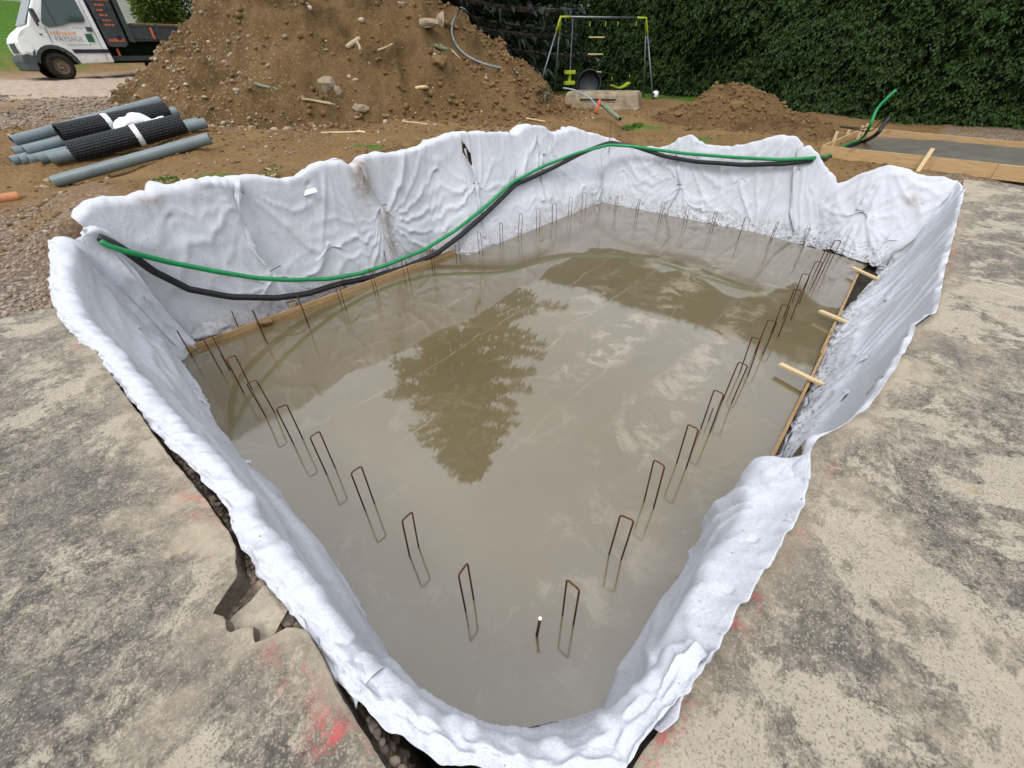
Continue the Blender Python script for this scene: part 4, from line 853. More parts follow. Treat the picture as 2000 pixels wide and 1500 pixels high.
# ================================================================== CONDUITS AND PINS
allp = np.concatenate([CLOTH[k][0].reshape(-1, 3) for k in ('geotextile_sheet1', 'geotextile_sheet2', 'geotextile_sheet7')]); allpx = proj(allp); alld = (allp-CAM)@_Fw
def on_cloth(pts, off):
    pts = np.array(resample([(*q, 0) for q in pts], 90))[:, :2]; out = []
    for q in pts:
        d2 = ((allpx-q)**2).sum(1); k = np.argsort(d2)[:14]; out.append(alld[k].min())
    out = np.array(out); e = np.pad(out, 6, mode='edge'); out = np.minimum(out, np.convolve(e, np.ones(13)/13, 'valid'))
    e = np.pad(out, 5, mode='edge'); out = np.convolve(e, np.ones(11)/11, 'valid')-off
    return [CAM+ray(*q)*z for q, z in zip(pts, out)]
gp = [(196, 470), (208, 478), (250, 492), (330, 512), (420, 530), (500, 543), (560, 547), (640, 545), (700, 535), (760, 516), (830, 487), (890, 450), (950, 402), (1000, 357), (1060, 325), (1130, 298), (1190, 283), (1240, 286), (1270, 291), (1340, 300), (1430, 307), (1520, 312), (1585, 309), (1606, 306)]
bp = [(192, 463), (215, 472), (245, 490), (300, 530), (370, 565), (450, 580), (540, 582), (600, 574), (660, 555), (720, 543), (790, 523), (850, 497), (900, 460), (950, 416), (1007, 361), (1080, 328), (1140, 297), (1190, 278), (1240, 286), (1300, 306), (1360, 316), (1450, 322), (1530, 320), (1600, 312)]
gl = pX(1612, 306, 9.5); bl = pX(1612, 310, 9.5)
gpath = smooth_path(on_cloth(gp, .10), 2)[:-2]; bpath = smooth_path(on_cloth(bp, .075), 2)[:-2]
up1 = [pX(1612, 306, 9.35), pz(1655, 283, .98), pz(1682, 271, 1.0), pD(1697, 250, 11.3), pD(1712, 215, 11.4), pD(1732, 192, 11.45), pD(1750, 176, 11.5)]
up2 = [pX(1612, 311, 9.35), pz(1662, 285, .97), pz(1688, 276, .99), pD(1712, 262, 11.1), pD(1726, 243, 11.2), pD(1737, 230, 11.25)]
tag(MB().tube(gpath+smooth_path(up1, 6), .026, 10).build('conduit', 'green_pvc', smooth=True), 'bright green conduit slung along the fabric into the small formwork', 'conduit')
tag(MB().tube(bpath+smooth_path(up2, 6), .036, 10).build('conduit', 'black_pvc', smooth=True), 'thick black conduit slung along the fabric beside the green one', 'conduit')
a, b_ = pD(1747, 178, 11.5), pD(1755, 171, 11.55); tag(MB().tube([a, b_], .012, 6).build('cable_end', 'black_pvc', smooth=True), 'black cable ends sticking out of the green conduit', 'cable')
cable = [pD(1737, 240, 11.2), pD(1722, 238, 11.3), pD(1700, 256, 11.3), pD(1668, 252, 11.6), pD(1640, 247, 12.0), pD(1690, 250, 12.2), pD(1704, 238, 12.1), pD(1700, 232, 12.0)]
tag(MB().tube(smooth_path(cable, 5), .010, 6).build('cable', 'black_pvc', smooth=True), 'thin black cable looped over the corner of the small formwork', 'cable')
allp3 = np.concatenate([c_[0].reshape(-1, 3) for c_ in CLOTH.values()])
def staple(px, py, lab, wpx=26, tilt=0.):
    k = np.argmin(((proj(allp3)-np.array([px, py]))**2).sum(1)); zz = ((allp3[k]-CAM)@_Fw)-.03
    c0 = CAM+ray(px-wpx/2, py+tilt)*zz; c1 = CAM+ray(px+wpx/2, py-tilt)*zz; back = ray(px, py)*.12
    o = MB().tube([c0+back, c0, c1, c1+back], .0045, 6).build('wire_staple', 'wire'); tag(o, lab, 'staple', 'wire staples pinning the fabric')

for q in [(463, 377, 'wire staple in the fabric below the pleat at the left rim', 24, 2), (533, 527, 'slanted wire staple just above the sag of the green conduit', 30, 8), (742, 402, 'wire staple at the muddy streak on the left wall', 24, 3), (928, 358, 'wire staple left of the rising green conduit', 16, 0), (1170, 353, 'wire staple in the left sheet near the far corner', 16, 0), (1333, 361, 'wire staple in the middle of the far wall sheet', 22, -1), (1687, 412, 'wire staple in the fan of folds at the far right corner', 30, -2), (1746, 588, 'wire staple in the right wall sheet', 10, 6)]: staple(*q)
for px, y0, y1, lab in ((1007, 332, 368, 'upright pin holding the conduits on the left wall'), (1193, 238, 300, 'tall upright pin holding the conduits at the far corner')):
    k = np.argmin(((proj(allp3)-np.array([px, y1]))**2).sum(1)); zz = ((allp3[k]-CAM)@_Fw)-.13
    a = CAM+ray(px, y0)*zz; b_ = CAM+ray(px-4, y1)*(zz+.05); tag(MB().tube([a, b_], .006, 6).build('rebar_pin', 'wire'), lab, 'rebar')
def strip(sheet_i, pts, wd, seed):
    par = [o for o in bpy.data.objects if o.name.startswith('geotextile_sheet')][sheet_i]
    q = resample([(*p, 0) for p in pts], 26)[:, :2]; rows = []; C3 = CLOTH['geotextile_sheet'+'12'[sheet_i]][0].reshape(-1, 3); pc = proj(C3); dz = (C3-CAM)@_Fw
    dep = np.array([dz[np.argsort(((pc-p)**2).sum(1))[:10]].min() for p in q]); e = np.pad(dep, 3, mode='edge'); dep = np.minimum(dep, np.convolve(e, np.ones(7)/7, 'valid'))
    for k, p in enumerate(q):
        w_ = wd*(.55+.45*math.sin(k*.37+seed))*(1+.25*math.sin(k*1.3+seed*2)); wp = w_*FPX/dep[k]/2
        rows.append([CAM+ray(p[0]+wp*f_+2*math.sin(k*.5+seed), p[1])*(dep[k]+o_) for f_, o_ in ((-1.1, .010), (-.8, -.030), (0, -.012), (.75, -.034), (1.05, .012))])
    v_ = np.array(rows).reshape(-1, 3); ob = mesh('pleat', v_, grid_faces(len(q), 5), 'geotextile', par, smooth=False, attrs=dict(dirty=np.zeros(len(v_)), mud=np.zeros(len(v_))+(.5 if seed == 2 else 0)))
for a_ in [(0, [(462, 352), (464, 377), (474, 430), (492, 480), (520, 520)], .085, 1), (0, [(706, 322), (728, 370), (743, 403), (757, 455), (776, 512)], .07, 2), (0, [(908, 290), (922, 330), (929, 358), (938, 400), (946, 462)], .06, 3), (0, [(1050, 262), (1056, 310), (1062, 392)], .07, 4), (0, [(1184, 284), (1176, 353), (1168, 392)], .07, 5), (1, [(1320, 300), (1330, 360), (1300, 415)], .06, 6), (1, [(1560, 290), (1545, 380), (1552, 452)], .07, 7)]: strip(*a_)

# white label on the left sheet
k = np.argmin(((proj(allp3)-np.array([602, 375]))**2).sum(1)); zz = ((allp3[k]-CAM)@_Fw)-.035; q = [CAM+ray(*c_)*zz for c_ in ((588, 374), (615, 366), (620, 374), (592, 383))]
qq = q+[x_+ray(602, 375)*.004 for x_ in q]
o = MB().add(qq, [(0, 1, 2, 3), (7, 6, 5, 4), (0, 4, 5, 1), (1, 5, 6, 2), (2, 6, 7, 3), (3, 7, 4, 0)]).build('paper_label', 'white'); tag(o, 'small white paper label stuck on the left wall sheet', 'label')

# ================================================================== SMALL FORMWORK WITH FRESH CONCRETE
fw = empty('formwork', (9.65, 1.0, .86), 0, 'timber formwork box round the small fresh concrete pad by the hedge', 'formwork')
FA, FB, FC_, FD = (9.62, 1.02), (9.05, -3.0), (12.45, .82), (11.2, -3.4)
ZT = 1.085
def fb(a, b_, zt, ht, nm='board', mat='form_board', th=.027):
    o = plank(nm, (a[0], a[1], zt-ht/2), (b_[0], b_[1], zt-ht/2), th, ht, mat, None, parent=None); o.parent = fw; o.matrix_parent_inverse = Matrix.Translation((-9.65, -1.0, -.86)); return o
mid_ = (FA[0]*.42+FB[0]*.58, FA[1]*.42+FB[1]*.58)
fb(FA, mid_, ZT, .20); fb((mid_[0]-.002, mid_[1]-.004), FB, ZT-.006, .20); fb((FA[0]+.015, FA[1]+.02), FC_, ZT, .20); fb((FC_[0]+.01, FC_[1]-.03), FD, ZT+.02, .24)
for px, py, z0, hh in ((1640, 262, .9, .32), (1663, 258, .9, .3), (1690, 250, .9, .36), (1700, 246, .9, .36)):
    p = pD(px, py, 11.0 if px < 1660 else 12.4); p[1] += .05; o = MB().bar((p[0], p[1], .85), (p[0]-.02, p[1], p[2]+.04), .05, .03, up=(1, 0, 0)).build('stake', 'batten', None, bevel=.002); o.parent = fw; o.matrix_parent_inverse = Matrix.Translation((-9.65, -1.0, -.86))
a = pX(1790, 338, 9.16); b_ = pX(1822, 290, 9.30); o = MB().bar(a, b_, .055, .03, up=(1, 0, 0)).build('stake', 'batten', None, bevel=.002); o.parent = fw; o.matrix_parent_inverse = Matrix.Translation((-9.65, -1.0, -.86))
xs = np.linspace(0, 1, 30); ys = np.linspace(0, 1, 24); A_, B_ = np.meshgrid(xs, ys, indexing='ij')
def pad_pt(a, b_):
    q0 = np.array(FA)*(1-a)[..., None]+np.array(FB)*a[..., None]; q1 = np.array(FC_)*(1-a)[..., None]+np.array(FD)*a[..., None]
    return q0*(1-b_)[..., None]+q1*b_[..., None]
q = pad_pt(A_*.97+.01, B_*.96+.02); zp = .95+.07*sstep(.02, .35, A_)+.02*fbm(q[..., 0]*3, q[..., 1]*3, 2, 3)
pv = np.concatenate([np.concatenate([q, zp[..., None]], -1).reshape(-1, 3), np.concatenate([q, 0*zp[..., None]+.80], -1).reshape(-1, 3)]); gf = grid_faces(30, 24); o = mesh('concrete_pad', pv, np.concatenate([gf, gf[:, ::-1]+720]), 'fresh_pad', smooth=True); tag(o, 'dark fresh concrete pad inside the small timber formwork', 'concrete')

# ================================================================== PIPE STACK AND MEMBRANE ROLLS
def pipe(name, a, b_, r, mat, lab, cat='pipe', group=None, wall=.006, seg=24):
    a = np.array(a, float); b_ = np.array(b_, float); d = Vector(b_-a); ln = d.length
    prof = [(r, 0), (r, ln), (r-wall, ln), (r-wall, 0), (r, 0)]
    o = MB().lathe(prof, seg).build(name, mat, smooth=True); md = o.modifiers.new('es', 'EDGE_SPLIT'); md.split_angle = .6
    o.matrix_world = Matrix.Translation(Vector(a)) @ d.to_track_quat('Z', 'Y').to_matrix().to_4x4()
    return tag(o, lab, cat, group) if lab else o
PG = 'grey drain pipes stacked by the spoil heap'
R_P = .072
def P2(pl, dl, pr, dr, name, lab): return pipe('drain_pipe', pD(*pl, dl), pD(*pr, dr), R_P, 'grey_pvc', lab, 'pipe', PG)
P2((106, 355), 8.5, (410, 270), 8.15, '', 'grey drain pipe lying alone in front of the membrane rolls')
P2((25, 276), 10.2, (312, 197), 10.9, '', 'grey drain pipe at the top back of the stack, longest in view')
P2((50, 296), 9.75, (345, 218), 10.3, '', 'grey drain pipe just under the back membrane roll')
for i, (lx, ly, dl, rx, ry, dr, lab) in enumerate([
    (28, 298, 10.15, 330, 225, 10.6, 'short-looking grey pipe end under the top back pipe'), (24, 316, 9.9, 325, 243, 10.35, 'leftmost grey pipe end in the bottom row of the stack'),
    (42, 315, 9.75, 342, 243, 10.2, 'second grey pipe end from the left in the bottom row'), (58, 314, 9.6, 358, 242, 10.05, 'third grey pipe end from the left in the bottom row'),
    (76, 311, 9.45, 388, 239, 9.65, 'fourth grey pipe end from the left in the bottom row'), (98, 311, 9.25, 402, 240, 9.4, 'rightmost grey pipe end in the bottom row of the stack')]):
    P2((lx, ly), dl, (rx, ry), dr, '', lab)
def roll(pl, dl, pr, dr, r, lab, band):
    a, b_ = pD(*pl, dl), pD(*pr, dr); d = Vector(b_-a); ln = d.length
    M4 = Matrix.Translation(Vector(a)) @ d.to_track_quat('Z', 'Y').to_matrix().to_4x4()
    seg, nz_ = 54, 60; v = []; f = []; uv = []
    turns = 2.6; m_ = int(seg*turns)
    for j in range(nz_+1):
        for k in range(m_+1):
            th = k*2*math.pi/seg; rr = r*(1-.10*(1-k/m_)*turns*.9)+(.010 if (k//2+j) % 2 else 0.)*(1 if k > m_-seg else 0)
            v.append((rr*math.cos(th), rr*math.sin(th), ln*j/nz_)); uv.append((k/seg*1.0, j/nz_*ln/(2*math.pi*r)))
    for j in range(nz_):
        for k in range(m_): a0 = j*(m_+1)+k; f.append((a0, a0+1, a0+m_+2, a0+m_+1))
    o = mesh('membrane_roll', v, f, 'dimple', smooth=True); o.matrix_world = M4
    ul = o.data.uv_layers.new(name='UV'); li = np.array([l.vertex_index for l in o.data.loops]); ul.data.foreach_set('uv', np.array(uv, np.float32)[li].ravel())
    tag(o, lab, 'membrane roll', 'black dimpled membrane rolls on the pipes')
    bb = MB().lathe([(r+.007, band*ln-.035), (r+.010, band*ln), (r+.007, band*ln+.035)], 40).build('paper_band', 'white', o, smooth=True)
    return o
roll((116, 262), 9.35, (326, 216), 9.75, .118, 'back black dimpled membrane roll with a white paper band', .42)
roll((138, 298), 8.75, (358, 242), 8.85, .128, 'front black dimpled membrane roll with a white paper band', .57)
u_, v_ = np.meshgrid(np.linspace(0, 1, 22), np.linspace(0, 1, 10), indexing='ij'); p0, p1 = pD(222, 252, 9.15), pD(318, 229, 9.3)
q = p0+(p1-p0)*u_[..., None]; q[..., 2] += .13*np.sin(np.pi*v_)*np.sin(np.pi*np.clip(u_*1.3, 0, 1))**.6+.02*fbm(u_*7, v_*5, 3, 3); q += np.array([.0, -.16, 0])*(v_-.5)[..., None]
o = mesh('paper_sheet', q.reshape(-1, 3), grid_faces(22, 10), 'white', smooth=True); o.modifiers.new('t', 'SOLIDIFY').thickness = .002; tag(o, 'crumpled white paper between the two membrane rolls', 'paper')
a, b_ = hit(-30, 404), hit(42, 388); pipe('drain_pipe', a+np.array([0, 0, .05]), b_+np.array([0, 0, .03]), .055, 'orange_pvc', 'orange drain pipe stub at the left edge beyond the pit corner')

# ================================================================== THINGS LYING ON THE HEAP
def lay(pts, off): return [hit(*p)+np.array([0, 0, off]) for p in pts]
tag(MB().tube(smooth_path([q+np.array([0, 0, .05]) for q in lay([(925, 42), (908, 30), (894, 40), (884, 60), (885, 84), (898, 108), (922, 126), (958, 140), (1007, 149)], .06)], 6), .024, 8).build('hose', 'grey_tube', smooth=True), 'curved grey plastic hose draped over the right face of the heap', 'hose')
p = hit(1009, 150)+np.array([0, 0, .08]); rock('hose_stone', p, .05, 'rock', 'pale stone at the lower end of the grey hose', 'stone', seed=61)
hb = [pD(1100, 172, 12.6), pD(1118, 175, 12.4), pD(1140, 184, 12.2), pD(1156, 195, 12.0), pD(1166, 210, 11.8), pD(1168, 215, 11.75)]
tag(MB().tube(smooth_path(hb, 5), .016, 8).build('hose', 'blue_tube', smooth=True), 'thin pale blue hose arching over the right toe of the heap', 'hose')
a, b_ = pD(1172, 196, 11.8), pD(1163, 221, 11.55); tag(MB().tube([a, b_], .035, 12).build('pipe_sleeve', 'red_tube', smooth=True), 'short red plastic sleeve standing at the right toe of the heap', 'pipe')
a, b_ = pD(1173, 202, 12.0), pD(1211, 233, 11.0); b_[2] = max(b_[2], float(ground_h(b_[0], b_[1]))+.04); pipe('old_pipe', a, b_, .045, 'olive_tube', 'mossy olive pipe sloping down beside the red sleeve')
for pts, r, m_, lab in [([(498, 165), (512, 170), (548, 178)], .03, 'olive_tube', 'green plastic strip lying low on the left half of the heap'), ([(590, 195), (622, 200), (655, 206)], .025, 'old_wood', 'weathered stick left of the boulder'), ([(678, 96), (692, 86), (704, 78)], .05, 'old_wood', 'pale twisted root on the middle of the heap'), ([(696, 82), (702, 92), (704, 100)], .03, 'old_wood', 'broken root end hanging below the twisted root'), ([(738, 100), (755, 94), (768, 87)], .022, 'old_wood', 'thin stick right of the twisted root'), ([(848, 90), (862, 97), (882, 99)], .04, 'olive_tube', 'olive pipe stub emerging from the upper right heap'), ([(882, 100), (900, 118)], .03, 'old_wood', 'grey stake below the olive pipe stub'), ([(812, 175), (824, 173), (836, 173)], .035, 'batten', 'pale split of wood at the foot of the heap')]:
    q = lay(pts, r*.6); tag(MB().tube(smooth_path(q, 4) if len(q) > 2 else q, [r*.8]+[r]*(max(0, (len(smooth_path(q, 4)) if len(q) > 2 else 2)-2))+[r*.5], 7).build('debris_stick', m_, smooth=True), lab, 'debris')
for p_, q_, lab in [((628, 261), (713, 259), 'flat batten on the bare soil behind the left rim'), ((785, 238), (836, 244), 'pale batten on the soil in front of the heap'), ((1022, 231), (1065, 239), 'short pale batten near the rim below the grey hose'), ((700, 257), (712, 261), 'little wood chip at the end of the flat batten')]:
    a, b_ = hit(*p_)+np.array([0, 0, .015]), hit(*q_)+np.array([0, 0, .015]); plank('batten', a, b_, .04, .018, 'batten', lab, 'batten')

# ================================================================== SWING FRAME AND GARDEN THINGS
bL, bR = pD(1095, 33, 15.2), pD(1262, 35, 16.8); bR[2] = bL[2] = (bL[2]+bR[2])/2
bd = (bR-bL)/np.linalg.norm(bR-bL); perp = np.array([-bd[1], bd[0], 0]); perp = perp if perp@(CAM-bL) > 0 else -perp
sf = empty('swing_set', ((bL+bR)/2*np.array([1, 1, 0])+np.array([0, 0, 1.35])), 0, 'grey metal garden swing frame with lime corner joints before the hedge', 'swing frame'); so = np.array(sf.location)
def spart(nm, path, r, mat): return MB().tube([np.array(q)-so for q in path], r, 10).build(nm, mat, sf, smooth=True)
spart('beam', [bL+bd*.28, bR-bd*.28], .025, 'galv')
for e, sgn, foot in ((bL, 1, pD(1049, 186, 14.7)), (bR, -1, pD(1276, 193, 16.35))):
    spart('corner_joint', [e+bd*sgn*.32, e, e+(foot-e)*.18], .028, 'lime'); f2 = pD(1082, 172, 16.2) if e is bL else pD(1258, 184, 17.3); f2[2] = float(ground_h(f2[0], f2[1]))
    if e is bR: foot[2] = float(ground_h(foot[0], foot[1]))-.02
    spart('leg', [e+(foot-e)*.15, foot], .021, 'galv'); spart('corner_joint', [e, e+(f2-e)*.2], .024, 'lime'); spart('leg', [e+(f2-e)*.18, f2], .018, 'galv')
zb = bL[2]
def onbeam(px):                                           # point of the beam seen at that column
    ts = np.linspace(0, 1, 400); q = bL+(bR-bL)*ts[:, None]; return q[np.argmin(np.abs(proj(q)[:, 0]-px))]
def below(p, py):                                         # straight down until that row
    q = p+np.array([0, 0, 1])*np.linspace(0, -2.2, 800)[:, None]; return q[np.argmin(np.abs(proj(q)[:, 1]-py))]
gt = onbeam(1119); g1 = below(gt, 137); g2 = below(gt, 166)
gl_ = empty('glider_swing', g2, 0, 'lime two-seat glider hanging on a rod in the swing frame', 'swing'); go = g2
def gpart(nm, mb, mat): mb.v = [tuple(np.array(q)-go) for q in mb.v]; return mb.build(nm, mat, gl_, smooth=False, bevel=.01)
gpart('rod', MB().tube([gt, g1], .018, 8), 'galv')
for z_, nm in ((g1[2]-.05, 'handle_bar'), (g2[2]+.05, 'seat')): gpart(nm, MB().bar((*(g2[:2]-bd[:2]*.15), z_), (*(g2[:2]+bd[:2]*.15), z_), .16, .09), 'lime')
gpart('column', MB().bar((g2[0], g2[1], g2[2]+.05), (g2[0], g2[1], g1[2]-.05), .07, .07, up=(0, 1, 0)), 'lime')
la, lb = onbeam(1153), onbeam(1184)
rl = empty('rope_ladder', below(la, 140), 0, 'rope ladder with three pale wooden rungs in the swing frame', 'rope ladder'); ro = np.array(rl.location)
def rpart(nm, path, r, mat): return MB().tube([np.array(q)-ro for q in path], r, 6).build(nm, mat, rl)
for e in (la, lb): rpart('rope', [e, below(e, 142)], .004, 'near_black'); rpart('clip', [below(e, 42), below(e, 52)], .014, 'lime')
for py, dy in ((73, 0), (106, 0), (138, 3)): rpart('rung', [below(la, py), below(lb, py+dy)], .016, 'batten')
sa, sb = onbeam(1208), onbeam(1244)
sw = empty('hanging_swing', below(sa, 167), 0, 'curved lime swing seat hanging just above the tan trough', 'swing'); ro = np.array(sw.location)
def rpart(nm, path, r, mat, rt=sw): return MB().tube([np.array(q)-ro for q in path], r, 6).build(nm, mat, sw)
for e, py in ((sa, 166), (sb, 161)): rpart('rope', [e, below(e, py)], .004, 'near_black'); rpart('clip', [below(e, 42), below(e, 50)], .012, 'lime'); rpart('clip', [below(e, py-16), below(e, py-10)], .012, 'lime')
s0, s1 = below(sa, 166), below(sb, 161); ss = []
for k in range(9):
    f = k/8; ss.append(s0+(s1-s0)*f+np.array([0, 0, -.10*math.sin(math.pi*f)]))
m_ = MB()
for k in range(8): m_.bar(ss[k]-so*0-ro, ss[k+1]-ro, .16, .035)
m_.build('seat', 'lime', sw)
# tan trough, upside down
tl, tr_ = pD(1104, 193, 14.6), pD(1253, 203, 14.2); tz = min(tl[2], tr_[2]); tz = float(ground_h((tl[0]+tr_[0])/2, (tl[1]+tr_[1])/2))
tc = (tl+tr_)/2; td = tr_-tl; tln = math.hypot(td[0], td[1]); tro = empty('plastic_trough', (tc[0], tc[1], tz), math.atan2(td[1], td[0]), 'weathered tan trough lying upside down below the swing frame', 'trough')
def rrect(l, w_, r, z, n=5):
    out = []
    for cx, cy, a0 in ((l/2-r, w_/2-r, 0), (-l/2+r, w_/2-r, 90), (-l/2+r, -w_/2+r, 180), (l/2-r, -w_/2+r, 270)):
        for k in range(n): a = math.radians(a0+90*k/(n-1)); out.append((cx+r*math.cos(a), cy+r*math.sin(a), z))
    return out
rings = [rrect(tln, .95, .12, -.03), rrect(tln, .95, .12, .05), rrect(tln*.985, .92, .12, .07), rrect(tln*.93, .78, .12, .33), rrect(tln*.90, .70, .12, .40), rrect(tln*.84, .6, .1, .415)]
v = [q for g_ in rings for q in g_]; f = []
for i in range(len(rings)-1):
    for k in range(20): f.append((i*20+k, i*20+(k+1) % 20, (i+1)*20+(k+1) % 20, (i+1)*20+k))
f.append(tuple((len(rings)-1)*20+k for k in range(20)))
m_ = MB(); m_.add(v, f); m_.build('body', 'tan_plastic', tro, smooth=False, bevel=.01)
for s_g in (-1, 1):
    for k in range(2): MB().bar((-tln*.25, s_g*(.405+.02*(1-k)), .25-.07*k), (tln*.2, s_g*(.405+.02*(1-k)), .25-.07*k), .05, .022).build('groove', 'dark_plastic', tro)
c_ = pD(1150, 164, 15.6); o = MB().lathe([(.0, -.10), (.26, -.10), (.31, -.06), (.33, .05), (.36, .06), (.36, .04), (.34, .03), (.32, -.10), (.26, -.14), (0, -.14)], 30).build('round_tub', 'navy_plastic', smooth=True); o.location = (c_[0], c_[1], c_[2]); o.rotation_euler = (math.radians(78), 0, math.atan2(CAM[1]-c_[1], CAM[0]-c_[0])+math.pi/2); tag(o, 'dark round plastic tub standing on edge behind the tan trough', 'tub')
c_ = pD(1280, 186, 16.9); c_[2] = float(ground_h(c_[0], c_[1]))+.11; o = mesh('football', ICO3_V*.11, ICO3_F, 'football', smooth=True); o.location = c_; tag(o, 'black and white football on the grass beside the swing leg', 'ball')

# ================================================================== HEDGE, TREES, SHRUBS
def leaf_quads(P, D, S, wd, droop=.0):
    """one folded leaf (two triangles pairs) per point: P base, D direction, S side"""
    n = len(P); L_ = np.linalg.norm(D, axis=1, keepdims=True); nrm = np.cross(D, S); nrm /= np.linalg.norm(nrm, axis=1, keepdims=True)+1e-9
    a = P; b_ = P+D*.5+S*wd-nrm*L_*.06; c_ = P+D+np.array([0, 0, -1])*L_*droop; d = P+D*.5-S*wd-nrm*L_*.06
    v = np.stack([a, b_, c_, d], 1).reshape(-1, 3); k = np.arange(n)*4
    f = np.concatenate([np.stack([k, k+1, k+2], 1), np.stack([k, k+2, k+3], 1)]); return v, f
HX = 15.5; HTOP = 6.55
def hedge_x(y, z): return HX-.38*fbm(y*.55, z*.55, 3, 3)-.16*fbm(y*2.0, z*2.0, 5, 2)+.10*sstep(5.6, 6.6, z)
hd = empty('hedge', (HX+.8, 5, 1.0), 0, 'tall dense clipped green hedge running behind the whole site', 'hedge'); ho = np.array(hd.location)
ya, za = np.arange(-9, 24, .25), np.concatenate([np.arange(.2, HTOP-.1, .25), [HTOP-.08]]); Yh, Zh = np.meshgrid(ya, za, indexing='ij')
v = np.stack([hedge_x(Yh, Zh)+.16, Yh, Zh], -1).reshape(-1, 3); top = np.stack([np.full(len(ya), HX+1.5), ya, np.full(len(ya), HTOP-.1)], 1); bot = top.copy(); bot[:, 2] = .2
n_ = len(ya); m_ = len(za); base = n_*m_; i = np.arange(n_-1)
F_ = np.concatenate([grid_faces(n_, m_), np.stack([i*m_+m_-1, base+i, base+i+1, (i+1)*m_+m_-1], 1), np.stack([base+i, base+n_+i, base+n_+i+1, base+i+1], 1)])
o = mesh('light_block_core', np.concatenate([v, top, bot])-ho, F_, 'near_black', hd)  # solid dark backing added behind the leaves to block light through the hedge
ns_ = 21000; ys = rng.uniform(-5.5, 20, ns_); zs = .75+(HTOP-.75)*rng.random(ns_)**1.12; keep = rng.random(ns_) < np.where((ys > -3.5) & (ys < 13) & (zs < 4.4), 1, .45); ys, zs = ys[keep], zs[keep]; ns_ = len(ys)
base_ = np.stack([hedge_x(ys, zs)+.10, ys, zs], 1); dirn = np.stack([-np.ones(ns_)*.8, rng.normal(0, .45, ns_), rng.normal(.12, .42, ns_)], 1); dirn /= np.linalg.norm(dirn, axis=1, keepdims=True)
slen = .08+.38*rng.random(ns_)**2.2; PP, DD, SS, WW = [], [], [], []
for k in range(9):
    f = (k+.3)/9; p = base_+dirn*(slen*f)[:, None]+np.array([0, 0, -.10])*(f*f); ang_ = k*2.4+rng.uniform(0, 1, ns_)
    s1 = np.cross(dirn, [0, 0, 1.]); s1 /= np.linalg.norm(s1, axis=1, keepdims=True); s2 = np.cross(dirn, s1)
    d = dirn*.55+s1*np.cos(ang_)[:, None]*.8+s2*np.sin(ang_)[:, None]*.8+np.array([-.15, 0, -.25]); d /= np.linalg.norm(d, axis=1, keepdims=True); d *= rng.uniform(.040, .105, (ns_, 1))
    s = np.cross(d, rng.normal(0, 1, (ns_, 3))+np.array([-2., 0, 1.5])); s /= np.linalg.norm(s, axis=1, keepdims=True)+1e-9
    PP.append(p); DD.append(d); SS.append(s)
P_, D_, S_ = map(np.concatenate, (PP, DD, SS)); v, f = leaf_quads(P_, D_, S_, .021, .2)
o = mesh('foliage', v-ho, f, 'hedge_leaf', hd); o['kind'] = 'stuff'

def conifer(name, base, H, Rm, lab, nb, sprays, mat='spruce_leaf', low=.06, droop=.35, rmid=.35):
    t_ = empty(name, base, 0, lab, 'tree'); r = np.random.default_rng(int(H*10))
    MB().tube([(0, 0, -.2), (0, 0, H*.4), (.05, 0, H*.97)], [.03*H*.6, .018*H*.6, .02], 10).build('trunk', 'bark', t_, smooth=True)
    mbb = MB(); PP, DD, SS = [], [], []
    for k in range(nb):
        h = H*(low+(.99-low)*(k/nb)**1.0); f = (h/H-low)/(1-low); env = Rm*(min(1, f/.18+.55))*(1-f)**.62; ln = env*r.uniform(.70, 1.08); az = k*2.399+r.uniform(-.3, .3)
        d = np.array([math.cos(az), math.sin(az), 0]); pts = []
        for q in np.linspace(0, 1, 5): pts.append(np.array([0, 0, h])+d*ln*q+np.array([0, 0, 1])*ln*(-droop*q*(1-.55*q)+.0))
        mbb.tube(pts, [.035*ln/3+.01]*4+[.008], 5)
        n = int(sprays*(.35+.65*ln/Rm)); q = r.uniform(.12, 1, n)**.8; P0 = np.array([np.interp(q, np.linspace(0, 1, 5), [p_[c] for p_ in pts]) for c in range(3)]).T
        side = np.array([-d[1], d[0], 0]); sg = r.choice([-1, 1], n)[:, None]; ll = (.22+.75*(1-q))*r.uniform(.5, 1.1, n)*(.35+.65*ln/Rm)
        dv = (d*.75+side*sg*r.uniform(.3, 1.1, (n, 1))+np.array([0, 0, -1])*r.uniform(-.15, .6, (n, 1))); dv /= np.linalg.norm(dv, axis=1, keepdims=True)
        for w_ in range(3):
            off = r.normal(0, .06, (n, 3)); PP.append(P0+dv*(ll*w_/3)[:, None]+off); D1 = dv*.7+r.normal(0, .32, (n, 3)); DD.append(D1*(.20+.2*r.random((n, 1)))); s = np.cross(D1, r.normal(0, .5, (n, 3))+np.array([0, 0, 1.])); SS.append(s/np.linalg.norm(s, axis=1, keepdims=True))
    mbb.build('branches', 'bark', t_)
    v, f = leaf_quads(np.concatenate(PP), np.concatenate(DD), np.concatenate(SS), .05, .25); o = mesh('crown', v, f, mat, t_); o['kind'] = 'stuff'; return t_
conifer('spruce_tree', (11.3, 14.2, 1.3), 19.0, 6.6, 'tall dark blue-green spruce behind the right side of the spoil heap', 230, 85, low=.035)
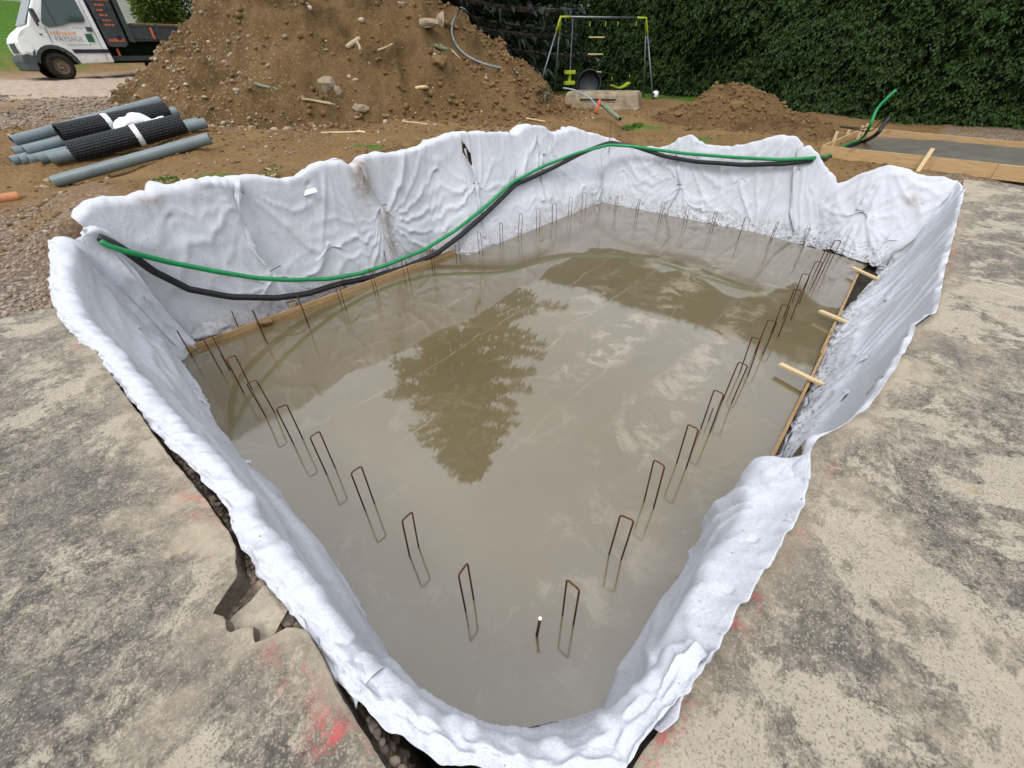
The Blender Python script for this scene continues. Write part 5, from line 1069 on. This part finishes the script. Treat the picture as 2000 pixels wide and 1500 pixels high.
def shrub(name, base, R3, n, mat, lab, size=.12, cat='shrub', stems=6):
    t_ = empty(name, base, 0, lab, cat); r = np.random.default_rng(n); d = r.normal(size=(n, 3)); d /= np.linalg.norm(d, axis=1, keepdims=True); rad = r.uniform(.55, 1.05, n)**.6
    rad = rad*(1+.25*fbm(d[:, 0]*2, d[:, 1]*2, d[:, 2]*2, 2)); P_ = d*rad[:, None]*np.array(R3)+np.array([0, 0, R3[2]]); D1 = d*.6+r.normal(0, .6, (n, 3)); D1 /= np.linalg.norm(D1, axis=1, keepdims=True); s = np.cross(D1, r.normal(0, 1, (n, 3))); s /= np.linalg.norm(s, axis=1, keepdims=True)
    v, f = leaf_quads(P_, D1*size, s, size*.28, .1); o = mesh('foliage', v, f, mat, t_); o['kind'] = 'stuff'
    m_ = MB()
    for k in range(stems): a = k*2.4; m_.tube([(0, 0, -.1), (R3[0]*.3*math.cos(a), R3[1]*.3*math.sin(a), R3[2]*.7), (R3[0]*.75*math.cos(a), R3[1]*.75*math.sin(a), R3[2]*(1.2+.3*math.sin(k)))], [.03, .02, .008], 5)
    m_.build('stems', 'old_wood', t_); return t_
def at_ground(px, D, dz=0): d = ray(px, 60); q = CAM+d*(D/math.hypot(d[0], d[1])); return (q[0], q[1], float(ground_h(q[0], q[1]))+dz)
shrub('shrub', at_ground(328, 30), (.95, .95, 1.9), 9000, 'shrub_leaf', 'yellow-green bushy shrub behind the truck bed', .16)
shrub('shrub', at_ground(360, 31), (1.2, 1.2, 2.3), 7000, 'hedge_leaf', 'dark green shrub between the truck bed and the spoil heap', .16)
for i, (px, py, lab, n, s) in enumerate([(325, 356, 'small weed tuft at the rim left of the pipes', 90, .07), (535, 332, 'small green weed at the rim in the middle of the left wall', 60, .06), (527, 345, 'tiny weed beside the small green weed', 30, .05), (1062, 193, 'blue-green uprooted plant on the right toe of the heap', 120, .10), (1225, 252, 'bright grass tuft at the far corner rim', 160, .09), (1245, 246, 'darker grass clump right of the far corner tuft', 120, .08), (760, 35+10, 'x', 0, 0)]):
    if n: q = hit(px, py); shrub('weed', (q[0], q[1], q[2]-.02), (.13, .11, .03) if i != 3 else (.2, .2, .12), n*2, 'grass_leaf' if i != 3 else 'spruce_leaf', lab, s*.55, 'plant', 3)

# ================================================================== TRUCK
tp = pD(130, 152, 23.); TG = float(ground_h(tp[0], tp[1])); TH = math.radians(81.8+90+10)
lefty = np.array([-math.sin(TH), math.cos(TH)])
tpos_ = (tp[0]-lefty[0]*.80, tp[1]-lefty[1]*.80, TG); tk = empty('flatbed_truck', tpos_, TH, 'white tipper truck with dark toolbox and bed parked behind the spoil heap', 'truck')
def arch(cx, r, a0, a1, n=9): return [(cx+r*math.cos(math.radians(a0+(a1-a0)*k/(n-1))), .36+r*math.sin(math.radians(a0+(a1-a0)*k/(n-1)))) for k in range(n)]
prof = [(.74, .62), (.77, .80), (.76, .98), (.70, 1.10), (.54, 1.24), (.28, 1.40), (-.02, 1.84), (-.32, 2.20), (-.48, 2.29), (-.8, 2.34), (-1.40, 2.32), (-1.47, 2.2), (-1.50, .44), (-.62, .40)] + arch(0, .47, 168, 10) + [(.58, .55)]
def yw(x, z): return .98-.16*max(0, z-1.25)/1.05-.16*max(0, x-.38)**2*3.0
m_ = MB(); n = len(prof); m_.add([(x, yw(x, z), z) for x, z in prof]+[(x, -yw(x, z), z) for x, z in prof], [tuple(range(n)), tuple(range(2*n-1, n-1, -1))]+[(i, n+i, n+(i+1) % n, (i+1) % n) for i in range(n)])
m_.build('cab', 'truck_white', tk, bevel=.03)
def panel(nm, poly, mat, off=.006, par=tk, th=.012, sides=(1,)):
    o = None
    for s in sides:
        mb = MB(); k = len(poly); mb.add([(x, s*(yw(x, z)+off), z) for x, z in poly]+[(x, s*(yw(x, z)-th), z) for x, z in poly], [tuple(range(k)), tuple(range(2*k-1, k-1, -1))]+[(i, k+i, k+(i+1) % k, (i+1) % k) for i in range(k)])
        o = mb.build(nm, mat, par)
    return o
win = panel('side_window', [(-.10, 1.42), (-.10, 1.50), (-.42, 2.06), (-.50, 2.12), (-1.18, 2.12), (-1.24, 2.05), (-1.24, 1.56), (-1.18, 1.50), (-.80, 1.48), (-.55, 1.40), (-.20, 1.35)], 'glass', sides=(1, -1))
panel('window_bar', [(-.40, 1.40), (-.44, 1.40), (-.44, 2.10), (-.40, 2.08)], 'truck_dark', .010); 
wsv = [(-.01+.02, s * .80, 1.80-.36) if 0 else None for s in (1, -1)]
mb = MB(); mb.add([(.285, .84, 1.43), (.285, -.84, 1.43), (-.31, -.74, 2.205), (-.31, .74, 2.205), (.255, .84, 1.41), (.255, -.84, 1.41), (-.34, -.74, 2.185), (-.34, .74, 2.185)], [(0, 1, 2, 3), (7, 6, 5, 4), (0, 4, 5, 1), (1, 5, 6, 2), (2, 6, 7, 3), (3, 7, 4, 0)]); mb.v = [(x+.02, y, z+.012) for x, y, z in mb.v]; mb.build('windscreen', 'glass', tk)
panel('headlight', [(.70, .74), (.73, .96), (.68, 1.04), (.58, 1.06), (.46, .90), (.44, .80), (.55, .72)], 'lamp_glass', .05, sides=(1, -1), th=.03)
panel('stripe', [(-.52, .70), (-1.485, .70), (-1.485, .80), (-.50, .80)], 'stripe', .004)
panel('door_seam', [(-.08, .95), (-.095, .95), (-.115, 1.36), (-.10, 1.36)], 'truck_dark', .003); panel('door_seam', [(-1.33, .50), (-1.342, .50), (-1.342, 2.25), (-1.33, 2.25)], 'truck_dark', .003)
panel('door_handle', [(-1.14, 1.26), (-1.30, 1.26), (-1.30, 1.38), (-1.14, 1.38)], 'truck_dark', .012); panel('side_lamp', [(.12, 1.16), (.05, 1.16), (.05, 1.19), (.12, 1.19)], 'truck_dark', .01)
mb = MB(); bpf = [(.56, .30), (.56, .66), (.68, .70), (.82, .66), (.86, .50), (.82, .26), (.62, .24)]; mb.add([(x, .99-.3*max(0, x-.6), z) for x, z in bpf]+[(x, -.99+.3*max(0, x-.6), z) for x, z in bpf], [tuple(range(7)), tuple(range(13, 6, -1))]+[(i, 7+i, 7+(i+1) % 7, (i+1) % 7) for i in range(7)]); mb.build('bumper', 'bumper_grey', tk, bevel=.03)
panel('wing_trim', [(.58, .62), (.44, .80), (.46, .72), (.57, .40)], 'bumper_grey', .012)
ar = arch(0, .47, 172, 12, 11); ao = arch(0, .56, 172, 12, 11)
for s in (1, -1):
    mb = MB()
    v = [(x, s*1.0, z) for x, z in ar]+[(x, s*1.0, z) for x, z in ao]+[(x, s*.93, z) for x, z in ao]+[(x, s*.93, z) for x, z in ar]
    mb.add(v, [(i, i+1, 11+i+1, 11+i) for i in range(10)]+[(11+i, 11+i+1, 22+i+1, 22+i) for i in range(10)]+[(i+1, i, 33+i, 33+i+1) for i in range(10)])
    mb.build('wheel_arch', 'truck_dark', tk)
mb = MB(); mb.box(.745, .79, -.45, .45, .72, .96); mb.build('grille', 'truck_dark', tk, bevel=.01)
MB().box(-.5, .56, -.9, .9, .40, .8).build('underbody', 'near_black', tk)
mir = MB(); mir.box(-.02, .10, 1.06, 1.26, 1.46, 1.78); mo = mir.build('mirror', 'truck_dark', tk, bevel=.03); MB().bar((.04, .93, 1.40), (.04, 1.14, 1.50), .05, .05, up=(1, 0, 0)).build('mirror_arm', 'truck_dark', mo)
def wheel(x, y, s):
    w_ = MB().lathe([(.20, -.11), (.30, -.115), (.345, -.09), (.36, -.05), (.36, .05), (.345, .09), (.30, .115), (.20, .11), (.20, -.11)], 32, 'y', (x, y, .36)).build('wheel', 'tyre', tk, smooth=True)
    MB().lathe([(0, s*.06), (.05, s*.09), (.09, s*.085), (.10, s*.04), (.165, s*.05), (.19, s*.10), (.215, s*.10), (.215, s*.0), (0, s*0)], 28, 'y', (x, y, .36)).build('rim', 'rim', w_)
wheel(0, .86, 1); wheel(0, -.86, -1); wheel(-3.25, .84, 1); wheel(-3.25, -.84, -1)
tb = MB(); tb.prism([(-1.56, 2.55), (-1.56, .92), (-1.62, .86), (-2.05, .86), (-2.16, .95), (-2.16, 2.55)], .93, -.93); tbo = tb.build('toolbox', 'truck_dark', tk, bevel=.02)
MB().box(-2.02, -1.90, .931, .945, 1.05, 1.17).build('latch', 'stripe', tbo); MB().box(-1.68, -1.60, .931, .945, 1.5, 1.58).build('latch', 'stripe', tbo); MB().box(-1.68, -1.60, .931, .945, 2.4, 2.5).build('latch', 'stripe', tbo)
bed = MB(); bed.box(-5.1, -2.30, -1.0, 1.0, 1.02, 1.07); bo = bed.build('bed_floor', 'truck_dark', tk)
for s in (1, -1): MB().box(-5.1, -2.32, s*1.0-.02, s*1.0+.02, 1.072, 1.46).build('side_panel', 'truck_dark', tk, bevel=.01); MB().box(-5.1, -2.32, s*1.0-.035, s*1.0+.035, 1.42, 1.46+.004).build('top_rail', 'truck_dark', tk)
for x in (-2.34, -3.2, -4.1, -5.0): MB().box(x-.04, x+.04, .98, 1.05, .98, 1.50).build('stanchion', 'truck_dark', tk, bevel=.01)
MB().box(-2.36, -2.24, -1.0, 1.0, 1.0, 2.3).build('headboard', 'truck_dark', tk, bevel=.01)
MB().box(-5.1, -1.5, .70, .76, .48, .62).build('guard_rail', 'bumper_grey', tk, bevel=.01); MB().box(-5.1, -1.4, -.62, .62, .42, 1.0).build('chassis', 'near_black', tk)
MB().box(-3.02, -2.96, 1.052, 1.07, 1.08, 1.40).build('reflector', 'orange_print', tk); MB().box(-1.82, -1.76, .76, .79, .62, .82).build('reflector', 'orange_print', tk)
MB().box(-5.0, -2.45, -.95, .95, 1.07, 1.52).build('soil_load', 'heap', tk, bevel=.08)
def lettering(body, x, z, size, mat, par=tk, y=.0):
    cu = bpy.data.curves.new('lettering', 'FONT'); cu.body = body; cu.size = size; cu.extrude = .001
    to = bpy.data.objects.new('t', cu); COL.objects.link(to); dg = bpy.context.evaluated_depsgraph_get(); me = bpy.data.meshes.new_from_object(to.evaluated_get(dg)); bpy.data.objects.remove(to)
    me.materials.clear(); me.materials.append(MATS[mat]); o = bpy.data.objects.new('lettering', me); COL.objects.link(o); o.parent = par
    yy = y or yw(x-.3, z)+.006; o.matrix_local = Matrix(((-1, 0, 0, x), (0, 0, 1, yy), (0, 1, 0, z), (0, 0, 0, 1))); return o
lettering('PAYSAGE', -.20, 1.005, .175, 'grey_print', y=.992)
lettering('Création', -1.60, 2.06, .15, 'orange_print', y=.936)
def strokes(x0, x1, z, h, mat, seed, y):           # lines too blurred to read: short bars of print
    r = np.random.default_rng(seed); x = x0; mb = MB()
    while x > x1:
        w_ = r.uniform(.03, .08); mb.box(max(x-w_, x1), x, y-.003, y, z+h*r.uniform(0, .15), z+h*r.uniform(.7, 1)); x -= w_+r.uniform(.012, .03)
    mb.build('print_line', mat, tk)
strokes(-.16, -.82, 1.165, .10, 'pale_orange', 1, .994); strokes(-.45, -1.10, .90, .03, 'grey_print', 2, .991); strokes(-.8, -1.05, 1.33, .03, 'grey_print', 3, .985)
for k, (z, x1) in enumerate([(1.93, -1.95), (1.80, -1.85), (1.67, -1.92), (1.54, -1.95), (1.42, -2.0)]): strokes(-1.68-.01*k, x1, z, .055, 'orange_print', 5+k, .9365)
strokes(-1.64, -2.1, 1.0, .10, 'orange_print', 20, .9365)
mb = MB(); mb.box(-1.22, -1.03, .990, .9935, .99, 1.20); mb.build('picture_print', 'green_print', tk)

# ================================================================== HOUSE BEYOND
hq = at_ground(262, 42); hs = empty('house', hq, math.radians(75+90), 'cream rendered house with grey plinth behind the truck', 'house')
MB().box(-5, 5, -3, 3, .95, 4.8).build('wall', 'render_wall', hs); MB().box(-5.03, 5.03, -3.03, 3.03, -1.5, .95).build('plinth', 'plinth', hs)
MB().prism([(-5.5, 4.8), (5.5, 4.8), (5.5, 4.95), (0, 7.6), (-5.5, 4.95)], 3.5, -3.5).build('roof', 'rooftile', hs)
for x in (-2.6, -.35, 2.4):
    w_ = MB().box(x-.5, x+.5, 3.0, 3.03, 2.2, 3.5).build('window', 'glass', hs); MB().box(x-.58, x+.58, 3.0, 3.06, 2.1, 2.198).build('sill', 'plinth', w_)
